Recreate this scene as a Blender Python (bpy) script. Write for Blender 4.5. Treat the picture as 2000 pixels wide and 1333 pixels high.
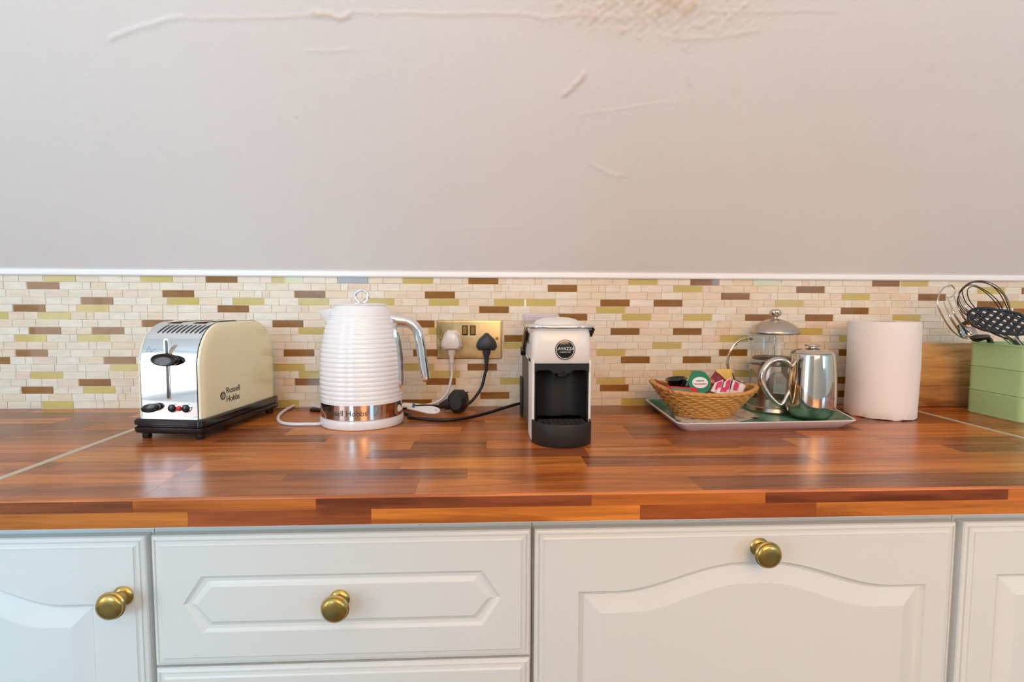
import bpy, bmesh, math, random
from math import pi, sin, cos, radians as rad
from mathutils import Vector, Matrix
random.seed(7)
for o in list(bpy.data.objects): bpy.data.objects.remove(o)
SC = bpy.context.scene
COL = SC.collection

# ---------------------------------------------------------------- camera
Z0 = 0.90                                   # worktop height
YW = 1.27                                   # face of the tiled wall
YF = 0.683                                  # front edge of the worktop
FPX, YAW, PITCH, ROLL = 1090.7, 0.0518, 0.070, 0.0041
CAM = Vector((0, 0, Z0 + 0.2396))
_f = Vector((sin(YAW)*cos(PITCH), cos(YAW)*cos(PITCH), -sin(PITCH)))
_r = Vector((cos(YAW), -sin(YAW), 0)); _u = _r.cross(_f)
CR, CU = _r*cos(ROLL) + _u*sin(ROLL), -_r*sin(ROLL) + _u*cos(ROLL)
cd = bpy.data.cameras.new('camera'); cam = bpy.data.objects.new('camera', cd); COL.objects.link(cam)
cd.sensor_width = 36; cd.lens = 36*FPX/2000; cd.clip_start = 0.02
M = Matrix((CR, CU, -_f)).transposed().to_4x4(); M.translation = CAM
cam.matrix_world = M
SC.camera = cam

def ray(px, py): return _f + CR*(px-1000)/FPX + CU*(666.5-py)/FPX
def at_y(px, py, y):                        # the point of depth y that the photograph shows at px, py
    d = ray(px, py); return CAM + d*(y/d.y)
def at_z(px, py, z=Z0):
    d = ray(px, py); return CAM + d*((z-CAM.z)/d.z)

# ---------------------------------------------------------------- light
SC.view_settings.view_transform = 'Standard'; SC.view_settings.look = 'None'
SC.view_settings.gamma = 1; SC.view_settings.use_curve_mapping = False
SC.view_settings.exposure = 0.24
W = bpy.data.worlds.new('world'); SC.world = W; W.use_nodes = True
bg = W.node_tree.nodes['Background']; bg.inputs[0].default_value = (0.75, 0.86, 1, 1); bg.inputs[1].default_value = 1.0
def area(name, loc, rot, sx, sy, power, col):
    l = bpy.data.lights.new(name, 'AREA'); l.shape = 'RECTANGLE'; l.size = sx; l.size_y = sy; l.energy = power; l.color = col
    o = bpy.data.objects.new(name, l); COL.objects.link(o); o.location = loc; o.rotation_euler = rot; return o
WIN = [(-1.25, 1.1, 1.20, 2.15), (2.65, 1.0, 1.25, 2.15)]      # centre x, width, sill, head of the two windows behind the camera
area('daylight', (-1.25, -2.66, 1.70), (rad(90), 0, 0), 1.05, 0.90, 40, (0.32, 0.70, 0.96))
area('daylight', (2.65, -2.66, 1.70), (rad(90), 0, 0), 0.95, 0.85, 18, (0.32, 0.70, 0.96))
area('daylight', (-2.64, -1.35, 1.35), (0, rad(-90), 0), 1.6, 1.2, 15, (0.92, 0.97, 1.0))
area('lamp_light', (0.25, -1.7, 1.95), (rad(62), 0, 0), 1.5, 0.9, 31, (1.0, 0.53, 0.23))

# ---------------------------------------------------------------- materials
def lin(c):
    c = [v/255 for v in c]
    return tuple((v/12.92 if v <= 0.04045 else ((v+0.055)/1.055)**2.4) for v in c) + (1,)
class NT:
    def __init__(s, name):
        s.m = bpy.data.materials.new(name); s.m.use_nodes = True; s.t = s.m.node_tree; s.n = s.t.nodes
        s.b = s.n['Principled BSDF']
    def node(s, t, **k):
        n = s.n.new(t)
        for a, v in k.items(): setattr(n, a, v)
        return n
    def link(s, a, b): s.t.links.new(a, b)
    def math(s, op, a, b=None):
        n = s.node('ShaderNodeMath', operation=op)
        for i, v in enumerate((a, b)):
            if v is None: continue
            if isinstance(v, (int, float)): n.inputs[i].default_value = v
            else: s.link(v, n.inputs[i])
        return n.outputs[0]
    def mix(s, fac, a, b, mode='MIX'):
        n = s.node('ShaderNodeMix', data_type='RGBA', blend_type=mode)
        for i, v in ((0, fac), (6, a), (7, b)):
            if isinstance(v, (int, float)): n.inputs[i].default_value = v
            elif isinstance(v, tuple): n.inputs[i].default_value = v
            else: s.link(v, n.inputs[i])
        return n.outputs[2]
    def noise(s, scale, detail=3, vec=None, rough=0.5, dist=0):
        n = s.node('ShaderNodeTexNoise'); n.inputs['Scale'].default_value = scale; n.inputs['Detail'].default_value = detail
        n.inputs['Roughness'].default_value = rough; n.inputs['Distortion'].default_value = dist
        if vec is None: vec = s.node('ShaderNodeNewGeometry').outputs['Position']
        s.link(vec, n.inputs['Vector']); return n.outputs['Fac']
    def mapping(s, vec, scale=(1, 1, 1), rot=(0, 0, 0)):
        n = s.node('ShaderNodeMapping'); n.inputs['Scale'].default_value = scale; n.inputs['Rotation'].default_value = rot
        s.link(vec, n.inputs['Vector']); return n.outputs[0]
    def ramp(s, fac, stops):
        n = s.node('ShaderNodeValToRGB'); e = n.color_ramp.elements
        e[0].position, e[0].color = stops[0]; e[1].position, e[1].color = stops[-1]
        for p, c in stops[1:-1]:
            x = e.new(p); x.color = c
        s.link(fac, n.inputs[0]); return n.outputs[0]
    def bump(s, h, strength=0.3, dist=0.001):
        n = s.node('ShaderNodeBump'); n.inputs['Strength'].default_value = strength; n.inputs['Distance'].default_value = dist
        s.link(h, n.inputs['Height']); s.link(n.outputs[0], s.b.inputs['Normal'])
    def pos(s): return s.node('ShaderNodeNewGeometry').outputs['Position']
def mat(name, col, rough=0.5, metal=0, coat=0, bump=None, var=0.0, spec=0.5, trans=0, ior=1.5, emit=0, sub=0, aniso=0):
    n = NT(name); b = n.b; c = lin(col)
    b.inputs['Base Color'].default_value = c; b.inputs['Roughness'].default_value = rough; b.inputs['Metallic'].default_value = metal
    b.inputs['Coat Weight'].default_value = coat; b.inputs['Coat Roughness'].default_value = 0.04
    b.inputs['Specular IOR Level'].default_value = spec; b.inputs['Transmission Weight'].default_value = trans; b.inputs['IOR'].default_value = ior
    if sub: b.inputs['Subsurface Weight'].default_value = sub; b.inputs['Subsurface Radius'].default_value = (0.01, 0.01, 0.01)
    if aniso: b.inputs['Anisotropic'].default_value = aniso
    if emit: b.inputs['Emission Color'].default_value = c; b.inputs['Emission Strength'].default_value = emit
    if var:
        f = n.noise(60, 4); d = tuple(v*(1-var) for v in c[:3]) + (1,); n.link(n.mix(f, c, d), b.inputs['Base Color'])
    if bump: n.bump(n.noise(bump[0], 4), bump[1], bump[2] if len(bump) > 2 else 0.001)
    return n.m

M_plaster = NT('painted_plaster')
n = M_plaster
at_ = n.node('ShaderNodeAttribute', attribute_name='stain')
base = n.mix(n.math('MULTIPLY', n.noise(2.2, 3), 0.5), lin((236, 233, 231)), lin((228, 226, 224)))
n.link(n.mix(n.math('MULTIPLY', at_.outputs['Fac'], 0.75), base, lin((222, 186, 146))), n.b.inputs['Base Color'])
n.b.inputs['Roughness'].default_value = 0.62; n.b.inputs['Specular IOR Level'].default_value = 0.3
h = n.math('ADD', n.noise(140, 5), n.math('MULTIPLY', n.noise(14, 4), 1.6)); n.bump(h, 0.35, 0.0016)
M_plaster = n.m
M_wall = mat('room_paint', (244, 241, 236), 0.8, var=0.03)
M_floor = mat('floor_boards', (132, 128, 126), 0.5, var=0.3)
M_grout = mat('grout', (255, 248, 236), 0.85, bump=(400, 0.3, 0.0004))
STONE = []
for i, c in enumerate([(242, 229, 209), (240, 224, 200), (244, 234, 217), (240, 220, 192), (240, 218, 198)]):
    n = NT('cream_stone'); p = n.pos()
    f = n.noise(55, 5, n.mapping(p, (0.5, 1, 2.2)), 0.6); g = n.noise(420, 3)
    c1 = lin(c); c2 = tuple(v*0.86 for v in c1[:3]) + (1,)
    n.link(n.mix(n.ramp(f, [(0.42, (0, 0, 0, 1)), (0.72, (1, 1, 1, 1))]), c1, c2), n.b.inputs['Base Color'])
    n.b.inputs['Roughness'].default_value = 0.42; n.bump(g, 0.25, 0.0005); STONE.append(n.m)
def glass_tile_mat(name, c1, c2):
    n = NT(name); f = n.noise(38, 4, n.mapping(n.pos(), (0.7, 1, 1.6)), 0.6, 1.2)
    n.link(n.mix(f, lin(c1), lin(c2)), n.b.inputs['Base Color'])
    n.b.inputs['Roughness'].default_value = 0.22; n.b.inputs['Coat Weight'].default_value = 0.45; n.b.inputs['Coat Roughness'].default_value = 0.03
    n.b.inputs['Specular IOR Level'].default_value = 0.4; n.bump(n.noise(60, 2), 0.12, 0.001); return n.m
M_gbrown = glass_tile_mat('brown_glass', (166, 112, 32), (124, 78, 14))
M_ggreen = glass_tile_mat('olive_glass', (216, 196, 120), (198, 176, 92))

def wood_mat(name, use_obj=True, base=(178, 108, 62), dark=0.55, rough=0.3, gx=1.3, gy=34, coat=0.0, figure=1.0, axis=None):
    n = NT(name)
    oi = n.node('ShaderNodeObjectInfo')
    p = n.pos(); add = n.node('ShaderNodeVectorMath', operation='ADD'); sc_ = n.node('ShaderNodeVectorMath', operation='SCALE')
    cmb = n.node('ShaderNodeCombineXYZ'); n.link(oi.outputs['Random'], cmb.inputs[0]); n.link(oi.outputs['Random'], cmb.inputs[1]); n.link(oi.outputs['Random'], cmb.inputs[2])
    n.link(cmb.outputs[0], sc_.inputs[0]); sc_.inputs['Scale'].default_value = 37
    n.link(p, add.inputs[0]); n.link(sc_.outputs[0], add.inputs[1]); v = add.outputs[0]
    f1 = n.noise(1, 6, n.mapping(v, (gx*3, gy*2.2, gy*2.2)), 0.62, 0.4)
    f2 = n.noise(1, 3, n.mapping(v, (gx*1.6, gy*0.55, gy*0.55)), 0.5, 1.6)
    f3 = n.noise(1, 2, n.mapping(v, (gx*14, gy*16, gy*16)), 0.5)
    b = oi.outputs['Color'] if use_obj else None
    if b is None:
        rgb = n.node('ShaderNodeRGB'); rgb.outputs[0].default_value = lin(base); b = rgb.outputs[0]
    r1 = n.ramp(f1, [(0.30, (dark, dark*0.9, dark*0.84, 1)), (0.5, (0.9, 0.88, 0.86, 1)), (0.72, (1.18, 1.2, 1.22, 1))])
    r2 = n.ramp(f2, [(0.36, (0.66, 0.58, 0.50, 1)), (0.46, (1.0, 1.0, 1.0, 1)), (0.7, (1.12, 1.12, 1.10, 1))])
    c = n.mix(1.0, b, r1, 'MULTIPLY'); c = n.mix(figure, c, r2, 'MULTIPLY')
    r3 = n.ramp(f3, [(0.3, (0.86, 0.86, 0.86, 1)), (0.6, (1, 1, 1, 1))]); c = n.mix(1.0, c, r3, 'MULTIPLY')
    n.link(c, n.b.inputs['Base Color']); n.b.inputs['Roughness'].default_value = rough
    n.b.inputs['Coat Weight'].default_value = coat; n.b.inputs['Coat Roughness'].default_value = 0.2
    n.bump(f3, 0.05, 0.0003)
    return n.m
M_worktop = wood_mat('butcher_block_laminate', True, rough=0.27)
M_core = mat('worktop_core', (110, 62, 36), 0.6)
M_board = wood_mat('oak_board', False, (222, 172, 112), 0.6, 0.5, gx=2.0, gy=40)
M_board2 = wood_mat('dark_oak_board', False, (188, 136, 84), 0.6, 0.5, gx=2.0, gy=40)
M_cab = mat('satin_cabinet_paint', (232, 233, 230), 0.36, bump=(30, 0.05, 0.001))
M_carc = mat('cabinet_carcass', (214, 218, 216), 0.5)
M_dark = mat('dark_recess', (60, 52, 42), 0.9)
M_brass = mat('antique_brass', (214, 178, 104), 0.25, 1, var=0.35, aniso=0.4)
M_brass_dk = mat('aged_brass', (120, 92, 50), 0.32, 1, var=0.3)
n = NT('brushed_brass_plate'); f = n.noise(9, 4, None, 0.6, 0.8)
n.link(n.mix(n.ramp(f, [(0.35, (0, 0, 0, 1)), (0.65, (1, 1, 1, 1))]), lin((222, 204, 160)), lin((150, 122, 72))), n.b.inputs['Base Color']); n.b.inputs['Metallic'].default_value = 1  # light and dark mottling in the colour stands in for reflections
n.b.inputs['Roughness'].default_value = 0.3; M_plate = n.m
M_chrome = mat('chrome', (240, 240, 242), 0.05, 1)
M_steel = mat('brushed_steel', (196, 188, 178), 0.28, 1, bump=(300, 0.05))
M_steelp = mat('polished_steel', (214, 206, 196), 0.07, 1)
M_band = mat('mirror_steel', (226, 214, 204), 0.06, 1)
M_strip = mat('aluminium_strip', (214, 204, 188), 0.42, 0.5)
M_cream = mat('cream_enamel', (250, 242, 206), 0.13, coat=0.6)
M_black = mat('gloss_black', (20, 20, 22), 0.16, coat=0.3)
M_blackm = mat('matt_black', (34, 33, 34), 0.5, bump=(700, 0.15, 0.0004))
M_nylon = mat('black_nylon', (20, 20, 22), 0.35)
M_rubber = mat('black_rubber', (18, 18, 19), 0.4)
M_wplastic = mat('white_plastic', (238, 238, 240), 0.22, coat=0.3)
M_kettle = mat('gloss_white_kettle', (250, 251, 253), 0.16, coat=0.5)
M_wcable = mat('white_cable', (232, 230, 234), 0.35)
M_bluetie = mat('blue_collar', (40, 96, 140), 0.4)
M_plugblue = mat('grey_black_plug', (50, 58, 66), 0.42, bump=(900, 0.15, 0.0003))
M_machine = mat('white_machine_shell', (240, 237, 232), 0.32, coat=0.15)
M_mside = mat('grey_machine_side', (92, 88, 80), 0.5, bump=(900, 0.4, 0.0006))
M_red = mat('red_lamp', (210, 40, 40), 0.25)
M_print = mat('black_print', (52, 48, 42), 0.6)
M_printg = mat('grey_print', (120, 118, 124), 0.6)
M_white = mat('white_print', (240, 240, 240), 0.5)
M_smoke = mat('clear_tank_plastic', (236, 232, 244), 0.06, trans=0.92, ior=1.2)
M_glass = mat('clear_glass', (250, 252, 250), 0.0, trans=1.0, ior=1.45)
def thin_glass(name, col, face=0.06):
    n = NT(name); out = n.n['Material Output']
    tr = n.node('ShaderNodeBsdfTransparent'); tr.inputs[0].default_value = lin(col)
    gl = n.node('ShaderNodeBsdfGlossy'); gl.inputs['Roughness'].default_value = 0.02
    lw = n.node('ShaderNodeLayerWeight'); lw.inputs['Blend'].default_value = 0.5
    fc_ = n.math('ADD', n.math('MULTIPLY', n.math('POWER', lw.outputs['Facing'], 4.0), 0.6), 0.04)
    mx = n.node('ShaderNodeMixShader'); n.link(fc_, mx.inputs[0]); n.link(tr.outputs[0], mx.inputs[1]); n.link(gl.outputs[0], mx.inputs[2]); n.link(mx.outputs[0], out.inputs['Surface']); return n.m
M_glass = thin_glass('clear_glass', (252, 252, 250)); M_smoke = thin_glass('clear_tank_plastic', (240, 236, 246))
M_window = mat('gauge_window', (120, 112, 108), 0.1, coat=0.5)
M_melamine = mat('white_melamine', (226, 218, 222), 0.3)
n = NT('green_tray_print'); p = n.pos()
v = n.node('ShaderNodeTexVoronoi'); v.inputs['Scale'].default_value = 260; n.link(n.mapping(p, (1, 1.4, 0)), v.inputs['Vector'])
w = n.noise(24, 3)
c = n.mix(n.ramp(v.outputs['Distance'], [(0.15, (0, 0, 0, 1)), (0.5, (1, 1, 1, 1))]), lin((48, 122, 94)), lin((118, 176, 150)))
c = n.mix(n.ramp(w, [(0.4, (0, 0, 0, 1)), (0.62, (1, 1, 1, 1))]), c, lin((44, 104, 74))); n.link(c, n.b.inputs['Base Color'])
n.b.inputs['Roughness'].default_value = 0.3; M_green = n.m
n = NT('printed_leaflet'); v = n.node('ShaderNodeTexVoronoi'); v.inputs['Scale'].default_value = 90; n.link(n.mapping(n.pos(), (1, 1.8, 0)), v.inputs['Vector'])
w = n.noise(45, 3)
c = n.mix(n.ramp(w, [(0.55, (0, 0, 0, 1)), (0.66, (1, 1, 1, 1))]), lin((226, 218, 204)), lin((142, 132, 116))); n.link(c, n.b.inputs['Base Color'])
M_leaflet = n.m
n = NT('wicker'); f = n.noise(90, 3); n.link(n.mix(f, lin((222, 168, 96)), lin((196, 134, 66))), n.b.inputs['Base Color'])
n.b.inputs['Roughness'].default_value = 0.45; M_wicker = n.m
M_tin = mat('green_enamel', (172, 208, 148), 0.32, coat=0.2)
M_tissue = mat('tissue_paper', (242, 236, 232), 0.95, bump=(260, 0.5, 0.0012))
M_card = mat('cardboard', (170, 140, 110), 0.8)
M_podred = mat('red_foil', (196, 26, 34), 0.3, coat=0.3)
M_poddkred = mat('dark_red_foil', (140, 26, 44), 0.32, var=0.3, coat=0.3)
M_podgreen = mat('green_foil', (30, 120, 66), 0.32)
M_foldgreen = mat('dull_green_paper', (92, 108, 88), 0.4)
M_yellow = mat('yellow_foil', (234, 196, 96), 0.3)
M_pink = mat('pink_paper', (214, 44, 96), 0.45)
M_sugar = mat('white_sachet_paper', (236, 222, 226), 0.5)
M_purple = mat('purple_foil', (84, 66, 120), 0.35)
M_mesh = mat('steel_mesh', (130, 120, 108), 0.4, 1)
M_frame = mat('window_frame_paint', (236, 236, 234), 0.5)

# ---------------------------------------------------------------- mesh helpers
def tagit(o, label=None, cat=None, group=None, kind=None):
    if label: o['label'] = label
    if cat: o['category'] = cat
    if group: o['group'] = group
    if kind: o['kind'] = kind
    return o
def thing(name, label, cat, loc=(0, 0, 0), rz=0, group=None):
    o = bpy.data.objects.new(name, None); COL.objects.link(o); o.location = loc; o.rotation_euler = (0, 0, rz)
    o.empty_display_size = 0.05
    return tagit(o, label, cat, group)
class MB:
    def __init__(s): s.v = []; s.f = []; s.mi = []
    def add(s, vs, fs, mi=0):
        k = len(s.v); s.v += [tuple(v) for v in vs]; s.f += [tuple(i+k for i in f) for f in fs]; s.mi += [mi]*len(fs); return s
    def box(s, x0, x1, y0, y1, z0, z1, mi=0):
        vs = [(x, y, z) for x in (x0, x1) for y in (y0, y1) for z in (z0, z1)]
        return s.add(vs, [(0, 1, 3, 2), (4, 6, 7, 5), (0, 4, 5, 1), (2, 3, 7, 6), (0, 2, 6, 4), (1, 5, 7, 3)], mi)
    def loops(s, L, cap0=True, cap1=True, mi=0, closed=True):
        n = len(L[0]); vs = [p for l in L for p in l]; fs = []
        for i in range(len(L)-1):
            for j in range(n if closed else n-1):
                a = i*n+j; b = i*n+(j+1) % n; fs.append((a, b, b+n, a+n))
        if cap0: fs.append(tuple(range(n-1, -1, -1)))
        if cap1: fs.append(tuple((len(L)-1)*n+j for j in range(n)))
        return s.add(vs, fs, mi)
    def lathe(s, prof, c=(0, 0, 0), seg=48, axis='z', mi=0, cap0=True, cap1=True, sx=1, sy=1, rot=0):
        L = []
        for r, h in prof:
            l = []
            for j in range(seg):
                a = 2*pi*j/seg+rot; x, y = r*cos(a)*sx, r*sin(a)*sy
                p = {'z': (x, y, h), 'y': (x, h, y), 'x': (h, x, y)}[axis]
                l.append((p[0]+c[0], p[1]+c[1], p[2]+c[2]))
            L.append(l)
        return s.loops(L, cap0, cap1, mi)
    def tube(s, pts, r, seg=10, mi=0, smooth=0, closed=False, flat=1.0, up=None):
        P = [Vector(p) for p in pts]
        if smooth: P, r = spline(P, r, smooth, closed)
        n = len(P); rr = r if isinstance(r, (list, tuple)) else [r]*n
        T = []
        for i in range(n):
            a = P[(i-1) % n] if (closed or i > 0) else P[i]; b = P[(i+1) % n] if (closed or i < n-1) else P[i]
            T.append((b-a).normalized())
        u = up and Vector(up) or (Vector((0, 0, 1)) if abs(T[0].z) < 0.9 else Vector((1, 0, 0)))
        L = []
        for i in range(n):
            u = (u - T[i]*u.dot(T[i])).normalized() if not up else (Vector(up)-T[i]*Vector(up).dot(T[i])).normalized()
            w = T[i].cross(u)
            L.append([P[i] + (u*cos(2*pi*j/seg)*flat + w*sin(2*pi*j/seg))*rr[i] for j in range(seg)])
        if closed: L.append(L[0])
        return s.loops(L, not closed, not closed, mi)
    def disc(s, prof_pts, y0, y1, mi=0):       # outline in x,z extruded along y
        L = [[(x, y, z) for x, z in prof_pts] for y in (y0, y1)]
        return s.loops(L, mi=mi)
    def build(s, name, m, parent=None, angle=32, loc=None, rot=None, kind=None, label=None, bevel=0, bseg=2, mx=None):
        me = bpy.data.meshes.new(name); me.from_pydata(s.v, [], s.f)
        mats = m if isinstance(m, (list, tuple)) else [m]
        for q in mats: me.materials.append(q)
        if len(mats) > 1: me.polygons.foreach_set('material_index', s.mi)
        bm = bmesh.new(); bm.from_mesh(me)
        bmesh.ops.remove_doubles(bm, verts=bm.verts, dist=1e-6)
        bmesh.ops.recalc_face_normals(bm, faces=bm.faces)
        if bevel:
            ed = [e for e in bm.edges if len(e.link_faces) == 2 and e.calc_face_angle(0) > rad(40)]
            bmesh.ops.bevel(bm, geom=ed, offset=bevel, segments=bseg, profile=0.5, affect='EDGES', clamp_overlap=True)
        if mx is not None: bm.transform(mx)
        bm.to_mesh(me); bm.free()
        me.polygons.foreach_set('use_smooth', [True]*len(me.polygons)); me.set_sharp_from_angle(angle=rad(angle))
        o = bpy.data.objects.new(name, me); COL.objects.link(o)
        if parent: o.parent = parent
        if loc: o.location = loc
        if rot: o.rotation_euler = rot
        if kind: o['kind'] = kind
        if label: o['label'] = label
        return o
def spline(P, r, k, closed=False):
    n = len(P); R = r if isinstance(r, (list, tuple)) else [r]*n; out = []; ro = []
    for i in range(n if closed else n-1):
        g = (lambda j: P[j % n]) if closed else (lambda j: P[max(0, min(n-1, j))])
        p0, p1, p2, p3 = g(i-1), g(i), g(i+1), g(i+2)
        for q in range(k):
            t = q/k
            out.append(0.5*((2*p1)+(p2-p0)*t+(2*p0-5*p1+4*p2-p3)*t*t+(3*p1-p0-3*p2+p3)*t**3)); ro.append(R[i]*(1-t)+R[(i+1) % n]*t)
    if not closed: out.append(P[-1]); ro.append(R[-1])
    return out, ro
def rrect(x0, x1, y0, y1, r, n=6):
    pts = []
    for cx, cy, a0 in ((x1-r, y1-r, 0), (x0+r, y1-r, 90), (x0+r, y0+r, 180), (x1-r, y0+r, 270)):
        for i in range(n+1):
            a = rad(a0+90*i/n); pts.append((cx+r*cos(a), cy+r*sin(a)))
    return pts
def text(body, size, m, parent, mx, name='lettering', extrude=0.0002, align='CENTER', fn=None, squash=1.0):
    c = bpy.data.curves.new('t', 'FONT'); c.body = body; c.size = size; c.extrude = extrude; c.align_x = align; c.align_y = 'CENTER'; c.resolution_u = 3
    o = bpy.data.objects.new('t', c); COL.objects.link(o)
    dg = bpy.context.evaluated_depsgraph_get(); dg.update()
    me = bpy.data.meshes.new_from_object(o.evaluated_get(dg)); bpy.data.objects.remove(o); bpy.data.curves.remove(c)
    me.materials.clear(); me.materials.append(m)
    for v in me.vertices:
        p = Vector((v.co.x*squash, v.co.y, v.co.z))
        v.co = fn(p) if fn else mx @ p
    me.name = name
    ob = bpy.data.objects.new(name, me); COL.objects.link(ob); ob.parent = parent; return ob
FACE_Y = Matrix.Rotation(rad(90), 4, 'X')          # text plane turned to face the camera (-y)
def T(x, y, z): return Matrix.Translation((x, y, z))

# ================================================================ the room
XL, XR_, YB, ZC = -2.6, 3.4, -2.7, 2.36
MB().box(XL-0.1, XR_+0.1, YB-0.2, 1.4, -0.06, 0).build('floor', M_floor, kind='structure')
b = MB(); b.box(XL-0.1, XL, YB-0.2, -2.0, 0, ZC+0.05); b.box(XL-0.1, XL, -0.7, 1.4, 0, ZC+0.05); b.box(XL-0.1, XL, -2.0, -0.7, 0, 0.55); b.box(XL-0.1, XL, -2.0, -0.7, 2.15, ZC+0.05)
b.build('wall_left', M_wall, kind='structure')
b = MB(); t = 0.035; b.box(XL-0.02, XL+0.015, -2.0, -2.0+t, 0.55, 2.15); b.box(XL-0.02, XL+0.015, -0.7-t, -0.7, 0.55, 2.15); b.box(XL-0.02, XL+0.015, -2.0+t, -0.7-t, 0.55, 0.55+t); b.box(XL-0.02, XL+0.015, -2.0+t, -0.7-t, 2.15-t, 2.15); b.box(XL-0.02, XL+0.015, -1.37, -1.33, 0.55+t, 2.15-t)
b.build('window_3', M_frame, kind='structure')
MB().box(XR_, XR_+0.1, YB-0.2, 1.4, 0, ZC+0.05).build('wall_right', M_wall, kind='structure')
b = MB(); xs = XL
for cx, w, z0, z1 in WIN:
    b.box(xs, cx-w/2, YB-0.1, YB, 0, ZC); b.box(cx-w/2, cx+w/2, YB-0.1, YB, 0, z0); b.box(cx-w/2, cx+w/2, YB-0.1, YB, z1, ZC); xs = cx+w/2
b.box(xs, XR_, YB-0.1, YB, 0, ZC); b.build('wall_rear', M_wall, kind='structure')
for i, (cx, w, z0, z1) in enumerate(WIN):
    b = MB(); t = 0.035
    b.box(cx-w/2, cx-w/2+t, YB-0.02, YB+0.015, z0, z1); b.box(cx+w/2-t, cx+w/2, YB-0.02, YB+0.015, z0, z1)
    b.box(cx-w/2+t, cx+w/2-t, YB-0.02, YB+0.015, z0, z0+t); b.box(cx-w/2+t, cx+w/2-t, YB-0.02, YB+0.015, z1-t, z1)
    b.box(cx-0.02, cx+0.02, YB-0.02, YB+0.015, z0+t, z1-t)
    b.build('window_%d' % (i+1), M_frame, kind='structure')
# sloping attic ceiling that springs from the top of the tiles, then the flat ceiling
ZT = Z0 + 0.2952                                  # top of the tiles
SA = rad(58); SD = Vector((0, -cos(SA), sin(SA))); SN = Vector((0, -sin(SA), -cos(SA)))
S0 = Vector((0, 1.2655, ZT + 0.0095))
def slope_hit(px, py):
    d = ray(px, py); t = (S0-CAM).dot(SN)/d.dot(SN); p = CAM + d*t; return p.x, (p-S0).dot(SD)
cracks = []   # (polyline, width, height, stain)
def crack(pts, w, h, st=0.0): cracks.append(([slope_hit(*p) for p in pts], w, h, st))
crack([(218, 84), (240, 74), (270, 64), (300, 55), (335, 45), (360, 42)], 0.0035, 0.0022)
crack([(380, 46), (440, 45), (500, 44), (560, 42), (610, 38), (640, 37), (662, 44), (672, 43), (688, 32), (740, 36), (800, 34), (860, 37), (930, 36), (1000, 36)], 0.0022, 0.0014, 0.25)
crack([(612, 36), (640, 38), (664, 45), (680, 40), (686, 33)], 0.004, 0.003, 0.5)
crack([(600, 107), (640, 108), (700, 104)], 0.0025, 0.0012)
crack([(1000, 36), (1030, 37), (1060, 46), (1100, 40), (1140, 38), (1200, 42), (1260, 40)], 0.0024, 0.0016, 0.2)
crack([(1102, 193), (1118, 178), (1132, 164), (1143, 150)], 0.0045, 0.0038, 0.45)
crack([(1340, 160), (1346, 172), (1352, 180)], 0.002, 0.0015, 0.3)
crack([(1130, 232), (1200, 222), (1270, 212), (1330, 208)], 0.002, 0.0010, 0.1)
crack([(1155, 328), (1180, 340), (1205, 352), (1222, 347)], 0.004, 0.0016)
crack([(870, 458), (920, 452), (1000, 450), (1060, 455)], 0.002, 0.0009)
crack([(1290, 78), (1330, 84), (1400, 82), (1480, 68)], 0.003, 0.0012, 0.1)
crack([(1330, 28), (1450, 32), (1560, 30), (1640, 30)], 0.0024, 0.0011, 0.1)
blobs = []
rb = random.Random(3)
for (x, y, s, h) in [(1303, 8, 13, .006), (1320, 12, 11, .006), (1290, 4, 10, .005), (1352, 16, 9, .006), (1338, 26, 11, .006), (1286, 28, 9, .005), (1302, 30, 6, .004), (1248, 14, 6, .005), (1262, 20, 5, .003), (1258, 36, 5, .003), (1160, 42, 8, .005), (1180, 46, 5, .003), (1150, 28, 6, .003), (1216, 68, 6, .004), (1372, 16, 5, .003), (1255, 52, 5, .003), (581, 235, 3, .004), (774, 180, 3, .002)]:
    blobs.append((*slope_hit(x, y), s*0.0009, h*0.55))
for _ in range(150):
    x, y = rb.gauss(1250, 85), abs(rb.gauss(18, 32)); blobs.append((*slope_hit(x, y), rb.uniform(0.0015, 0.005), rb.uniform(0.0006, 0.0022)))
for _ in range(40):
    blobs.append((*slope_hit(rb.uniform(50, 1950), rb.uniform(60, 500)), rb.uniform(0.002, 0.012), rb.uniform(0.0003, 0.0009)))
# the cove, swept from the vertical strip above the tiles into the slope
MB().loops([[(x, 1.2700, ZT-0.0008), (x, 1.2648, ZT-0.0006), (x, 1.2636, ZT+0.0006), (x, 1.2634, ZT+0.0085), (x, 1.2640, ZT+0.0105), (x, 1.2700, ZT+0.0110)] for x in (XL, XR_)]).build('trim_1', mat('white_trim_paint', (252, 252, 252), 0.35), kind='structure')
prof = [(1.2655, ZT-0.002), (1.2655, ZT+0.0085)]
ccy, ccz, cr_ = 1.2655-0.014, ZT+0.0085, 0.014
arc = [(1.2655 - 0.014*(1-cos(a)), ZT + 0.0085 + 0.014*sin(a)) for a in [ (pi/2-SA)*i/5 for i in range(1, 6)]]
prof += arc
S0 = Vector((0, arc[-1][0], arc[-1][1]))
import array
NXg, NSg = 760, 200; X0g, X1g, S1g = -1.25, 1.55, 0.62
xs_ = [X0g + (X1g-X0g)*i/NXg for i in range(NXg+1)]; ss = [S1g*(j/NSg) for j in range(NSg+1)]
hg = [[0.0]*(NXg+1) for _ in ss]; sg = [[0.0]*(NXg+1) for _ in ss]
dx = (X1g-X0g)/NXg; ds = S1g/NSg
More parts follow.
